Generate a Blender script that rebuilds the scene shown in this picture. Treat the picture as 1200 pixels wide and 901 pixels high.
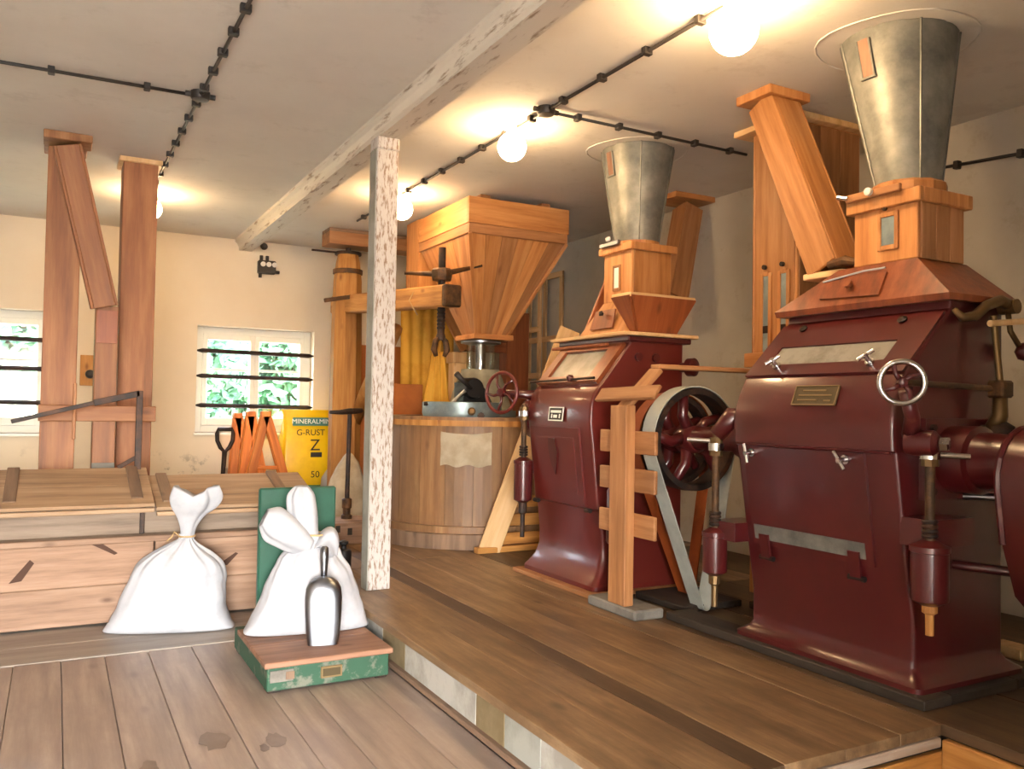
import bpy, bmesh, math, random
from mathutils import Vector, Matrix, noise
random.seed(7)
V = Vector
for o in list(bpy.data.objects): bpy.data.objects.remove(o)
scene = bpy.context.scene
col = scene.collection

# ------------------------------------------------------------------ camera
F, YAW, PITCH, ROLL, CH = 987.0, .4962, .0263, .01724, 1.5
_f = V((math.sin(YAW)*math.cos(PITCH), math.cos(YAW)*math.cos(PITCH), math.sin(PITCH)))
_r0 = V((math.cos(YAW), -math.sin(YAW), 0)); _u0 = _r0.cross(_f)
_r = math.cos(ROLL)*_r0 + math.sin(ROLL)*_u0
_u = -math.sin(ROLL)*_r0 + math.cos(ROLL)*_u0
CAM = V((0, 0, CH))
cd = bpy.data.cameras.new('camera'); cam = bpy.data.objects.new('camera', cd); col.objects.link(cam)
cd.sensor_fit = 'HORIZONTAL'; cd.sensor_width = 36; cd.lens = F/1200*36; cd.clip_start = .05; cd.clip_end = 300
cam.matrix_world = Matrix(((_r.x, _u.x, -_f.x, CAM.x), (_r.y, _u.y, -_f.y, CAM.y), (_r.z, _u.z, -_f.z, CAM.z), (0, 0, 0, 1)))
scene.camera = cam
def ray(u, v): return _f + _r*((u-600)/F) - _u*((v-450.5)/F)
def PZ(u, v, z): d = ray(u, v); return CAM + d*((z-CH)/d.z)      # pixel on a horizontal plane
def PX(u, v, x): d = ray(u, v); return CAM + d*(x/d.x)           # pixel on a plane of constant x
def PY(u, v, y): d = ray(u, v); return CAM + d*(y/d.y)           # pixel on a plane of constant y

# ------------------------------------------------------------------ world, daylight, exposure
SKY, BULB = 5.0, 60.0
w = bpy.data.worlds.new('sky'); scene.world = w; w.use_nodes = True
nt = w.node_tree; bg = nt.nodes['Background']
sk = nt.nodes.new('ShaderNodeTexSky'); sk.sky_type = 'NISHITA'; sk.sun_disc = False
sk.sun_elevation = math.radians(42); sk.sun_rotation = math.radians(200); sk.air_density = 1.0; sk.dust_density = 2.5
hs = nt.nodes.new('ShaderNodeHueSaturation'); hs.inputs['Saturation'].default_value = .45
nt.links.new(sk.outputs[0], hs.inputs['Color']); nt.links.new(hs.outputs[0], bg.inputs[0]); bg.inputs[1].default_value = SKY
def portal(name, loc, rot, sx, sy):                                # sky sampling through the windows and the added doorway
    l = bpy.data.lights.new(name, 'AREA'); l.shape = 'RECTANGLE'; l.size = sx; l.size_y = sy; l.cycles.is_portal = True
    o = bpy.data.objects.new(name, l); col.objects.link(o); o.location = loc; o.rotation_euler = rot
DOOR = (-2.7, .2, 2.6)            # unseen doorway added behind the camera for daylight, at the passage end: x0, x1, height
W1 = (-1.43, -.05, 1.12, 2.46); W2 = (1.45, 2.84, 1.13, 2.40)
YB, XR, XL, YF, ZC, ZP = 10.49, 5.32, -3.2, -4.0, 3.46, .25
portal('door_portal', ((DOOR[0]+DOOR[1])/2, YF-.3, DOOR[2]/2), (math.pi/2, 0, 0), DOOR[1]-DOOR[0], DOOR[2])
for W in (W1, W2):
    portal('window_portal', ((W[0]+W[1])/2, YB+.34, (W[2]+W[3])/2), (-math.pi/2, 0, 0), W[1]-W[0], W[3]-W[2])
vs = scene.view_settings
vs.view_transform = 'Standard'; vs.look = 'None'; vs.gamma = 1; vs.use_curve_mapping = False; vs.exposure = 1.0

# ------------------------------------------------------------------ materials
def lin(h):
    if isinstance(h, str):
        h = h.lstrip('#'); c = [int(h[i:i+2], 16)/255 for i in (0, 2, 4)]
    else: c = list(h)
    return tuple((x/12.92 if x <= .04045 else ((x+.055)/1.055)**2.4) for x in c) + (1,)
MATS = {}
def newmat(name):
    m = bpy.data.materials.new(name); m.use_nodes = True; MATS[name] = m
    return m, m.node_tree.nodes, m.node_tree.links, m.node_tree.nodes['Principled BSDF']
def coords(N, L, scale, rnd=True):
    tc = N.new('ShaderNodeTexCoord'); mp = N.new('ShaderNodeMapping'); mp.inputs['Scale'].default_value = scale
    L.new(tc.outputs['Object'], mp.inputs['Vector'])
    if rnd:
        oi = N.new('ShaderNodeObjectInfo'); mu = N.new('ShaderNodeMath'); mu.operation = 'MULTIPLY'; mu.inputs[1].default_value = 37
        L.new(oi.outputs['Random'], mu.inputs[0]); L.new(mu.outputs[0], mp.inputs['Location'])
    return mp
def noise_n(N, L, mp, sc, det=6, rough=.6):
    n = N.new('ShaderNodeTexNoise'); n.inputs['Scale'].default_value = sc; n.inputs['Detail'].default_value = det; n.inputs['Roughness'].default_value = rough
    L.new(mp.outputs[0], n.inputs['Vector']); return n
def ramp(N, L, src, stops):
    r = N.new('ShaderNodeValToRGB'); e = r.color_ramp.elements
    e[0].position, e[0].color = stops[0]; e[1].position, e[1].color = stops[-1]
    for p, c in stops[1:-1]: k = e.new(p); k.color = c
    L.new(src, r.inputs[0]); return r
def mix(N, L, fac, a, b, blend='MIX'):
    m = N.new('ShaderNodeMix'); m.data_type = 'RGBA'; m.blend_type = blend
    for s, val in ((m.inputs[0], fac), (m.inputs[6], a), (m.inputs[7], b)):
        if hasattr(val, 'is_output'): L.new(val, s)
        else: s.default_value = val
    return m.outputs[2]
def bump(N, L, src, b, st=.2, d=.01):
    k = N.new('ShaderNodeBump'); k.inputs['Strength'].default_value = st; k.inputs['Distance'].default_value = d
    L.new(src, k.inputs['Height']); L.new(k.outputs[0], b.inputs['Normal'])
def wood(name, dark, mid, light, rough=.6, sc=1.0, var=.22, knots=True, wear=None, coat=0):
    m, N, L, b = newmat(name)
    mp = coords(N, L, (9*sc, 9*sc, .7*sc)); n = noise_n(N, L, mp, 1.6, 8, .65)
    r = ramp(N, L, n.outputs[0], [(.28, lin(dark)), (.5, lin(mid)), (.72, lin(light))]); c = r.outputs[0]
    if knots:
        mp2 = coords(N, L, (5*sc, 5*sc, 2.2*sc)); vo = N.new('ShaderNodeTexVoronoi'); vo.inputs['Scale'].default_value = 1.0; L.new(mp2.outputs[0], vo.inputs['Vector'])
        k = ramp(N, L, vo.outputs['Distance'], [(.03, (1, 1, 1, 1)), (.13, (0, 0, 0, 1))])
        c = mix(N, L, k.outputs[0], c, lin(dark))
    if wear:
        mp3 = coords(N, L, (1.6, 1.6, .8), False); n3 = noise_n(N, L, mp3, 1.3, 7, .7)
        k3 = ramp(N, L, n3.outputs[0], [(.42, (0, 0, 0, 1)), (.66, (1, 1, 1, 1))]); c = mix(N, L, k3.outputs[0], c, lin(wear))
    oi = N.new('ShaderNodeObjectInfo'); mr = N.new('ShaderNodeMapRange'); mr.inputs[3].default_value = 1-var; mr.inputs[4].default_value = 1+var*.6
    L.new(oi.outputs['Random'], mr.inputs[0]); h = N.new('ShaderNodeHueSaturation'); L.new(mr.outputs[0], h.inputs['Value']); L.new(c, h.inputs['Color'])
    L.new(h.outputs[0], b.inputs['Base Color']); b.inputs['Roughness'].default_value = rough
    if coat: b.inputs['Coat Weight'].default_value = coat; b.inputs['Coat Roughness'].default_value = .2
    bump(N, L, n.outputs[0], b, .25, .006); return m
def paint(name, base, rough=.4, metal=0, alt=None, sc=6, lo=.45, hi=.62, coat=0, bmp=0, stretch=(1, 1, 1), det=8):
    m, N, L, b = newmat(name); b.inputs['Roughness'].default_value = rough; b.inputs['Metallic'].default_value = metal
    if alt:
        mp = coords(N, L, stretch); n = noise_n(N, L, mp, sc, det, .65)
        r = ramp(N, L, n.outputs[0], [(lo, lin(base)), (hi, lin(alt))]); L.new(r.outputs[0], b.inputs['Base Color'])
        if bmp: bump(N, L, n.outputs[0], b, bmp, .01)
    else: b.inputs['Base Color'].default_value = lin(base)
    if coat: b.inputs['Coat Weight'].default_value = coat; b.inputs['Coat Roughness'].default_value = .12
    return m
wood('pine', '#965a2a', '#bb7f48', '#cf9862', .5)
wood('pine_dull', '#80532f', '#a06e44', '#b6855a', .6)
wood('trunk_wood', '#74472a', '#955f38', '#ad774a', .55, var=.12)
wood('fresh_wood', '#c79a66', '#e0b985', '#eccb9c', .6)
wood('oak', '#8a5526', '#b8803f', '#cf9c5a', .6)
wood('tub_wood', '#6b4a30', '#8c6643', '#a17f58', .5, var=.12, wear='#785a3e')
wood('red_wood', '#6b3419', '#8c4a27', '#a05c34', .45)
wood('hood_wood', '#5c2c15', '#7a3c1e', '#8d4d2a', .35, coat=.3, var=.1)
wood('chest_wood', '#6e5341', '#957660', '#a98c76', .7, var=.12)
wood('chest_grey', '#6f5f52', '#93806f', '#a79686', .75)
wood('lid_wood', '#7a6049', '#a08264', '#b59a7c', .65, var=.1)
wood('cleat_wood', '#5d4838', '#7d6450', '#94775f', .7)
wood('floor_wood', '#776961', '#9a897d', '#b0a094', .38, sc=.8, var=.1, wear='#897870')
wood('floor_grey', '#766c64', '#948a80', '#aaa096', .45, sc=.8)
wood('platform_wood', '#54402c', '#83684a', '#a68a68', .45, sc=.8, var=.1, wear='#59432e')
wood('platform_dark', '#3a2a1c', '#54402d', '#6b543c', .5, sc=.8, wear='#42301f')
wood('dark_timber', '#1d1713', '#30271f', '#43372c', .7)
wood('brown_board', '#6b4a35', '#8c6650', '#a07a62', .6)
wood('stand_orange', '#b05818', '#d6792c', '#e69244', .5)
paint('maroon', '#481416', .3, 0, '#4e1617', 3, coat=.4)
paint('maroon_worn', '#4a1216', .32, 0, '#6d3a30', 5, .6, .72, coat=.25)
paint('maroon_light', '#5c1c18', .36, 0, '#601e19', 3, coat=.25)
paint('galvanised', '#646663', .5, .5, '#94948c', 5, .35, .68, bmp=.25)
paint('steel', '#c9c9cc', .18, 1); paint('aluminium', '#8b9099', .28, 1)
paint('iron', '#2b2523', .55, .5, '#4a3327', 9); paint('brass', '#70593a', .45, .7)
paint('rust_iron', '#43301f', .6, .4, '#6b4a2c', 9)
paint('black_metal', '#1d1c1d', .45, .3); paint('black_plastic', '#2a2522', .5)
paint('green_paint', '#225443', .45, 0, '#1e4c3c', 4); paint('green_worn', '#244c37', .6, 0, '#66685b', 9, .52, .6)
paint('zinc_blue', '#7f8f94', .4, .5, '#9aa9ab', 4)
paint('grey_cast', '#8f8a76', .5, 0, '#7d7764', 4)
paint('sack_cloth', '#b2b4bb', .9, 0, '#a8abb3', 8, bmp=.1); paint('string', '#b99a6c', .9)
paint('grey_cloth', '#b3a690', .9, 0, '#a0927a', 4); paint('yellow_cloth', '#d9a63c', .8, 0, '#c8922c', 3)
paint('bag_yellow', '#f2c40f', .35, 0, '#e5b40a', 4); paint('bag_green', '#2d7a55', .4); paint('bag_teal', '#4a7d70', .4)
paint('ink', '#2a2013', .6); paint('white_print', '#f2f2e8', .6); paint('cardboard', '#b5682c', .75, 0, '#a85f28', 3)
paint('grey_belt', '#a9aca4', .7, 0, '#9a9d96', 5); paint('orange_belt', '#9c4a1a', .6, 0, '#8a3f15', 5)
paint('white_frame', '#f0efe6', .45); paint('porcelain', '#e8e6df', .25)
paint('plaque', '#4c4028', .5, .3); paint('plaque_edge', '#7d6846', .5, .3)
paint('riser_white', '#aeaba3', .8, 0, '#8f8b82', 3, bmp=.1); paint('riser_grey', '#9a9a92', .8, 0, '#87877d', 3); paint('riser_tan', '#857456', .8, 0, '#726244', 3)
paint('concrete', '#7d7972', .85, 0, '#605b54', 4, bmp=.15)
paint('leaf', '#3f6b50', .6, 0, '#5f8a62', 2); paint('grass', '#8f9a80', .9, 0, '#a3a892', 2); paint('bark', '#5c4a3a', .9)
paint('window_glass_white', '#8f8d86', .25, 0, '#77736a', 5)
paint('white_peel', '#bab5b1', .6, 0, '#86705f', 5, .5, .6, stretch=(11, 11, 2.6), bmp=.2)
paint('white_peel_beam', '#cfc8bb', .6, 0, '#8d7a66', 4, .55, .66, stretch=(5, .8, 5), bmp=.15)
paint('gravel', '#c9c4ba', .9, 0, '#b5b0a4', 6)
paint('stain', '#6e5d52', .3, 0, '#7a685c', 9)
paint('notch_shade_brown', '#4a3022', .8)
def plaster(name, base, alt, dirt, low=False):
    m, N, L, b = newmat(name); mp = coords(N, L, (1, 1, 1), False)
    n = noise_n(N, L, mp, .9, 8, .6); r = ramp(N, L, n.outputs[0], [(.35, lin(base)), (.7, lin(alt))]); c = r.outputs[0]
    n2 = noise_n(N, L, mp, 3.4, 9, .72); s = ramp(N, L, n2.outputs[0], [(.56, (0, 0, 0, 1)), (.64, (1, 1, 1, 1))]); k = s.outputs[0]
    if low:                                                        # flaking plaster at the foot of the wall
        sx = N.new('ShaderNodeSeparateXYZ'); L.new(mp.outputs[0], sx.inputs[0])
        q = ramp(N, L, sx.outputs[2], [(.75, (1, 1, 1, 1)), (1.0, (.0, .0, .0, 1))]); k = mix(N, L, 1.0, k, q.outputs[0], 'MULTIPLY')
    else: k = mix(N, L, 1.0, k, (.3, .3, .3, 1), 'MULTIPLY')
    c = mix(N, L, k, c, lin(dirt)); L.new(c, b.inputs['Base Color']); b.inputs['Roughness'].default_value = .9
    n3 = noise_n(N, L, mp, 14, 6, .7); bump(N, L, n3.outputs[0], b, .18, .01)
plaster('plaster_back', '#e8dcc6', '#dfd0b8', '#a89c88', True)
plaster('plaster_right', '#c6c0b4', '#b3ab9d', '#9a8a70')
plaster('plaster_plain', '#ddd5c6', '#d2c8b6', '#bdb2a0')
plaster('plaster_ceiling', '#dcd7cd', '#d0cac0', '#bcb4a8')
def glass(name, tint=(1, 1, 1, 1), gl=.1):
    m, N, L, b = newmat(name); N.remove(b); out = N['Material Output']
    t = N.new('ShaderNodeBsdfTransparent'); t.inputs[0].default_value = tint; g = N.new('ShaderNodeBsdfGlossy'); g.inputs['Roughness'].default_value = .05
    mx = N.new('ShaderNodeMixShader'); mx.inputs[0].default_value = gl; L.new(t.outputs[0], mx.inputs[1]); L.new(g.outputs[0], mx.inputs[2]); L.new(mx.outputs[0], out.inputs[0])
glass('pane'); glass('sight_glass', (.82, .84, .78, 1), .18)
def emis(name, c, s):
    m, N, L, b = newmat(name); b.inputs['Emission Color'].default_value = c; b.inputs['Emission Strength'].default_value = s; b.inputs['Base Color'].default_value = (1, .95, .85, 1)
emis('bulb_glow', (1, .66, .34, 1), BULB)
emis('pit_glow', (1, .62, .28, 1), 160)

# ------------------------------------------------------------------ builders
WM = {}
def obj(name, vf, mat, parent=None, M=None, smooth=False, **kw):
    vs_, fs = vf
    me = bpy.data.meshes.new(name); me.from_pydata([tuple(p) for p in vs_], [], fs); me.validate(); me.update()
    bm = bmesh.new(); bm.from_mesh(me); bmesh.ops.recalc_face_normals(bm, faces=bm.faces); bm.to_mesh(me); bm.free()
    me.materials.append(MATS[mat])
    if smooth:
        me.shade_smooth() if hasattr(me, 'shade_smooth') else None
        if smooth is not True and hasattr(me, 'set_sharp_from_angle'): me.set_sharp_from_angle(angle=math.radians(smooth))
    return link(name, me, parent, M, **kw)
def link(name, me, parent=None, M=None, **kw):
    o = bpy.data.objects.new(name, me); col.objects.link(o); M = M or Matrix.Identity(4)
    if parent: o.parent = parent; o.matrix_basis = WM[parent].inverted() @ M
    else: o.matrix_basis = M
    WM[o] = M
    for k, val in kw.items(): o[k] = val
    return o
def thing(name, loc, label, cat, group=None, kind=None):
    o = bpy.data.objects.new(name, None); col.objects.link(o); o.empty_display_size = .1
    o.location = loc; WM[o] = Matrix.Translation(V(loc)); tag(o, label, cat, group, kind); return o
def tag(o, label, cat, group=None, kind=None):
    o['label'] = label; o['category'] = cat
    if group: o['group'] = group
    if kind: o['kind'] = kind
    return o
def frame(o, z, x):
    z = V(z).normalized(); x = V(x); x = x - z*x.dot(z)
    if x.length < 1e-5: x = V((0, 1, 0)) - z*z.y
    x.normalize(); y = z.cross(x)
    return Matrix(((x.x, y.x, z.x, o[0]), (x.y, y.y, z.y, o[1]), (x.z, y.z, z.z, o[2]), (0, 0, 0, 1)))
def cbox(a, b, c, e=.004):
    """chamfered box, half sizes a b c"""
    e = min(e, a*.45, b*.45, c*.45); vs_, ix = [], {}
    for sx in (-1, 1):
        for sy in (-1, 1):
            for sz in (-1, 1):
                for k in range(3):
                    ix[sx, sy, sz, k] = len(vs_)
                    vs_.append((sx*(a-(e if k != 0 else 0)), sy*(b-(e if k != 1 else 0)), sz*(c-(e if k != 2 else 0))))
    fs = []
    for s in (-1, 1):
        fs.append([ix[s, p, q, 0] for p, q in ((-1, -1), (1, -1), (1, 1), (-1, 1))])
        fs.append([ix[p, s, q, 1] for p, q in ((-1, -1), (1, -1), (1, 1), (-1, 1))])
        fs.append([ix[p, q, s, 2] for p, q in ((-1, -1), (1, -1), (1, 1), (-1, 1))])
        for t in (-1, 1):
            fs.append([ix[s, t, -1, 0], ix[s, t, 1, 0], ix[s, t, 1, 1], ix[s, t, -1, 1]])
            fs.append([ix[s, -1, t, 0], ix[s, 1, t, 0], ix[s, 1, t, 2], ix[s, -1, t, 2]])
            fs.append([ix[-1, s, t, 1], ix[1, s, t, 1], ix[1, s, t, 2], ix[-1, s, t, 2]])
            for q in (-1, 1): fs.append([ix[s, t, q, 0], ix[s, t, q, 1], ix[s, t, q, 2]])
    return vs_, fs
def beam(name, p0, p1, wd, t, mat, parent=None, ref=(1, 0, 0), e=.005, **kw):
    p0, p1 = V(p0), V(p1); return obj(name, cbox(wd/2, t/2, (p1-p0).length/2, e), mat, parent, frame((p0+p1)/2, p1-p0, ref), **kw)
def box(name, lo, hi, mat, parent=None, e=.005, grain='z', **kw):
    lo, hi = V(lo), V(hi); c = (lo+hi)/2; h = (hi-lo)/2
    if grain == 'z': return obj(name, cbox(h.x, h.y, h.z, e), mat, parent, Matrix.Translation(c), **kw)
    if grain == 'x': return obj(name, cbox(h.y, h.z, h.x, e), mat, parent, frame(c, (1, 0, 0), (0, 1, 0)), **kw)
    return obj(name, cbox(h.z, h.x, h.y, e), mat, parent, frame(c, (0, 1, 0), (0, 0, 1)), **kw)
def join(*vfs):
    vs_, fs = [], []
    for a, b in vfs:
        k = len(vs_); vs_ += [tuple(p) for p in a]; fs += [[i+k for i in f] for f in b]
    return vs_, fs
def boxvf(lo, hi):
    lo, hi = V(lo), V(hi); c = (lo+hi)/2; h = (hi-lo)/2
    vs_, fs = cbox(h.x, h.y, h.z, .0005); return [(V(p)+c) for p in vs_], fs
def xf(vf, M): return [M @ V(p) for p in vf[0]], vf[1]
def loft(rings, cap=True, closed=True):
    n = len(rings[0]); vs_ = [tuple(p) for r in rings for p in r]; fs = []
    for i in range(len(rings)-1):
        for j in range(n if closed else n-1):
            k = (j+1) % n; fs.append([i*n+j, i*n+k, (i+1)*n+k, (i+1)*n+j])
    if cap: fs.append(list(range(n))[::-1]); fs.append([(len(rings)-1)*n+j for j in range(n)])
    return vs_, fs
def lathe(prof, c=(0, 0, 0), axis=(0, 0, 1), seg=24, cap=True, ph=0):
    M = frame(c, axis, (1, 0, 0) if abs(axis[0]) < .9 else (0, 1, 0))
    return loft([[M @ V((r*math.cos(2*math.pi*j/seg+ph), r*math.sin(2*math.pi*j/seg+ph), h)) for j in range(seg)] for r, h in prof], cap)
def cyl(p0, p1, r, seg=14, r2=None):
    p0, p1 = V(p0), V(p1); return lathe([(r, 0), (r if r2 is None else r2, (p1-p0).length)], p0, (p1-p0).normalized(), seg)
def tube(pts, r, seg=8, closed=False):
    pts = [V(p) for p in pts]; n = len(pts); rings = []; x = None
    for i, p in enumerate(pts):
        t = ((pts[(i+1) % n]-pts[i-1]) if closed else (pts[min(i+1, n-1)]-pts[max(i-1, 0)])).normalized()
        if x is None: x = t.orthogonal().normalized()
        x = (x - t*x.dot(t)).normalized(); y = t.cross(x)
        rr = r[i] if isinstance(r, (list, tuple)) else r
        rings.append([p + (x*math.cos(2*math.pi*j/seg) + y*math.sin(2*math.pi*j/seg))*rr for j in range(seg)])
    if closed: rings.append(rings[0]); return loft(rings, False)
    return loft(rings)
def prism(poly, d):
    """closed polygon of 3D points swept along d"""
    n = len(poly); d = V(d); vs_ = [V(p) for p in poly] + [V(p)+d for p in poly]
    return vs_, [list(range(n))[::-1], [n+i for i in range(n)]] + [[i, (i+1) % n, n+(i+1) % n, n+i] for i in range(n)]
def quadplank(name, a, b, c, d, t, mat, parent=None, **kw):
    """plank with outline a b (foot) c d (head), thickness t along its normal"""
    a, b, c, d = map(V, (a, b, c, d)); n = (b-a).cross(d-a).normalized()*t
    M = frame((a+b+c+d)/4, (c+d-a-b), b-a); I = M.inverted()
    return obj(name, xf(prism([a, b, c, d], n), I), mat, parent, M, **kw)
def rrect(z, x0, x1, y0, y1, r=.03, n=4):
    pts = []
    for cx, cy, a0 in ((x1-r, y1-r, 0), (x0+r, y1-r, 90), (x0+r, y0+r, 180), (x1-r, y0+r, 270)):
        for k in range(n+1):
            a = math.radians(a0+90*k/n); pts.append(V((cx+r*math.cos(a), cy+r*math.sin(a), z)))
    return pts
def text_mesh(s, size, ext=.0008):
    c = bpy.data.curves.new('t', 'FONT'); c.body = s; c.size = size; c.align_x = 'CENTER'; c.align_y = 'CENTER'; c.extrude = ext
    o = bpy.data.objects.new('t', c); col.objects.link(o); dg = bpy.context.evaluated_depsgraph_get(); me = bpy.data.meshes.new_from_object(o.evaluated_get(dg))
    bpy.data.objects.remove(o); return me
def lettering(name, s, size, mat, M, parent):
    me = text_mesh(s, size); me.materials.clear(); me.materials.append(MATS[mat]); return link(name, me, parent, M)
def lerp(a, b, t): return V(a)*(1-t)+V(b)*t

# ================================================================== THE SETTING
# ---- walls, with openings cut through
def wall(name, pieces, mat, label):
    return tag(obj(name, join(*[boxvf(a, b) for a, b in pieces]), mat), label, 'wall', kind='structure')
T = .35
xs = [XL-T, W1[0], W1[1], W2[0], W2[1], XR+T]
pc = [((xs[0], YB, -.3), (xs[1], YB+T, ZC+.1)), ((xs[2], YB, -.3), (xs[3], YB+T, ZC+.1)), ((xs[4], YB, -.3), (xs[5], YB+T, ZC+.1))]
for W in (W1, W2): pc += [((W[0], YB, -.3), (W[1], YB+T, W[2])), ((W[0], YB, W[3]), (W[1], YB+T, ZC+.1))]
wall('wall_back', pc, 'plaster_back', 'cream plaster wall with two barred windows, flaking near its foot')
wall('wall_right', [((XR, YF-T, -2), (XR+T, YB, ZC+.1))], 'plaster_right', 'grey-white plaster wall behind the roller mills')
wall('wall_left', [((XL-T, YF-T, -.3), (XL, YB, ZC+.1))], 'plaster_plain', 'plain cream plaster side wall')
wall('wall_front', [((XL, YF-T, -2), (DOOR[0], YF, ZC+.1)), ((DOOR[1], YF-T, -2), (.9, YF, ZC+.1)), ((DOOR[0], YF-T, DOOR[2]), (DOOR[1], YF, ZC+.1)), ((.55, YF, -2), (.9, -1.0-T, ZC+.1)), ((.55, -1.0-T, -2), (XR, -1.0, ZC+.1))], 'plaster_plain', 'unseen cream plaster wall, its passage and open doorway added to shape the daylight')  # unseen partition and passage added to keep door daylight off the mills
ceil = tag(obj('ceiling', boxvf((XL-T, YF-T, ZC), (XR+T, YB+T, ZC+.12)), 'plaster_ceiling'), 'uneven whitewashed plaster ceiling', 'ceiling', kind='structure')
# plaster rings around the metal cones
for cx, cy, rr in ((3.87, 2.93, .40), (3.86, 5.17, .38)):
    pts = [(cx+rr*(1+.05*math.sin(3*a))*math.cos(a), cy+rr*(1+.04*math.cos(2*a))*math.sin(a), ZC) for a in [2*math.pi*k/28 for k in range(28)]]
    obj('plaster_ring', tube(pts, .006, 6, True), 'plaster_ceiling', ceil, smooth=True)

# ---- windows with casements, panes and iron bars
def window(n, W, label, bars=True):
    x0, x1, z0, z1 = W; r = thing('window_%d' % n, ((x0+x1)/2, YB+.2, z0), label, 'window', kind='structure')
    y0, y1 = YB+.17, YB+.25; fw = .085
    for a, b in (((x0, y0, z0), (x0+fw, y1, z1)), ((x1-fw, y0, z0), (x1, y1, z1)), ((x0+fw, y0, z0), (x1-fw, y1, z0+fw)), ((x0+fw, y0, z1-fw), (x1-fw, y1, z1))):
        box('frame_rail', a, b, 'white_frame', r)
    xm = (x0+x1)/2; sw = .055
    for a, b in ((x0+fw, xm), (xm, x1-fw)):
        c = box('casement_stile', (a, y0-.03, z0+fw), (a+sw, y1-.02, z1-fw), 'white_frame', r)
        box('casement_stile', (b-sw, y0-.03, z0+fw), (b, y1-.02, z1-fw), 'white_frame', r)
        box('casement_rail', (a+sw, y0-.03, z0+fw), (b-sw, y1-.02, z0+fw+.09), 'white_frame', r)
        box('casement_rail', (a+sw, y0-.03, z1-fw-.07), (b-sw, y1-.02, z1-fw), 'white_frame', r)
        zz0, zz1 = z0+fw+.09, z1-fw-.07; zg = lerp((zz0,)*3, (zz1,)*3, .62).x
        for q0, q1 in ((zz0, zg-.014), (zg+.014, zz1)):
            box('pane', (a+sw-.01, y0+.02, q0), (b-sw+.01, y0+.026, q1), 'pane', r, e=.001)
        box('glazing_bar', (a+sw, y0-.005, zg-.014), (b-sw, y1-.03, zg+.014), 'white_frame', r)
    box('window_sill', (x0-.015, YB-.05, z0-.03), (x1+.015, y0, z0), 'white_frame', r, grain='x')
    for k, t in enumerate((.235, .47, .745)):
        z = z1 - (z1-z0)*t; y = YB+.02
        pts = [(x0-.01, y, z), (x0+.06, y, z), (x1-.06, y, z-.01), (x1+.01, y, z-.01)]
        rs = [.006, .027, .027, .006]
        obj('window_bar', tube(pts, rs, 6), 'iron', r)
    return r
window(1, W1, 'white casement window with three iron bars beside the brown wooden trunks')
window(2, W2, 'white casement window with three iron bars behind the orange wooden frames')

# ---- lower floor
fl = thing('floor', (0, 2, 0), 'worn greyish wooden board floor below the step', 'floor', kind='structure')
obj('subfloor', boxvf((XL, YF-.3, -.3), (1.72, YB, -.05)), 'dark_timber', fl)
x = XL
k = 0
while x < 1.72:
    wd = random.choice((.225, .235, .245)) if x < .9 else random.choice((.19, .27, .3))
    x1 = min(x+wd, 1.72)
    cuts = [YF-.3, random.uniform(.5, 2.4), 5.5]
    for a, b in zip(cuts[:-1], cuts[1:]):
        box('floor_board', (x, a+.002, -.05), (x1-.003, b-.002, random.uniform(-.003, .0)), 'floor_wood', fl, e=.003, grain='y')
    x = x1
for a, b in ((5.5, 5.86), (5.86, 6.3), (6.3, 6.8), (6.8, 7.6), (7.6, 8.6), (8.6, 9.6), (9.6, YB)):
    box('cross_board', (XL, a+.002, -.05), (1.72, b-.002, .004), 'floor_grey', fl, e=.003, grain='x')
# damp stains on the boards
for u, v_, s in ((252, 868, .1), (322, 866, .07), (310, 876, .035), (176, 899, .06)):
    c = PZ(u, v_, .002); random.seed(u)
    pts = [(c.x+s*random.uniform(.6, 1.1)*math.cos(a)*.7, c.y+s*random.uniform(.6, 1.1)*math.sin(a)*1.3, .0012) for a in [2*math.pi*i/14 for i in range(14)]]
    obj('damp_stain', prism(pts, (0, 0, .0006)), 'stain', fl)
random.seed(11)
# ---- raised floor
rf = thing('floor_raised', (3.4, 5, ZP), 'brown worn board floor of the raised milling platform', 'floor', kind='structure')
obj('platform_core', join(boxvf((1.78, 2.2, 0), (3.2, YB, ZP-.045)), boxvf((3.2, YF, 0), (XR, YB, ZP-.045))), 'dark_timber', rf)
edges = [1.70, 1.955, 2.19, 2.31, 2.62, 2.93, 3.18, 3.45, 3.75, 4.05, 4.35, 4.7, 5.0, XR]
for i, (a, b) in enumerate(zip(edges[:-1], edges[1:])):
    y0 = 2.18 if b < 3.2 else YF
    cuts = [y0] + ([random.uniform(4.6, 7.5)] if i not in (0, 2) else []) + [YB]
    for c0, c1 in zip(cuts[:-1], cuts[1:]):
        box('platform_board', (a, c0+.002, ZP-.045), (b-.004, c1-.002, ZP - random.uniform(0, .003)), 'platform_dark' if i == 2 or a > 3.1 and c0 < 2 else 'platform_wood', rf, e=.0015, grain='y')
# riser panels of different boards
ys = [YB, 5.6, 5.05, 4.78, 4.42, 3.52, 3.24, 2.93, 2.18]
ms = ['riser_tan', 'riser_white', 'riser_white', 'riser_tan', 'riser_white', 'riser_tan', 'riser_grey', 'riser_white']
for (b, a), m in zip(zip(ys[:-1], ys[1:]), ms):
    box('riser_panel', (1.745, a+.002, .02), (1.78, b-.002, ZP-.045), m, rf, e=.002)
box('kick_strip', (1.715, 2.18, 0), (1.75, YB, .028), 'cleat_wood', rf, grain='y')
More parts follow.
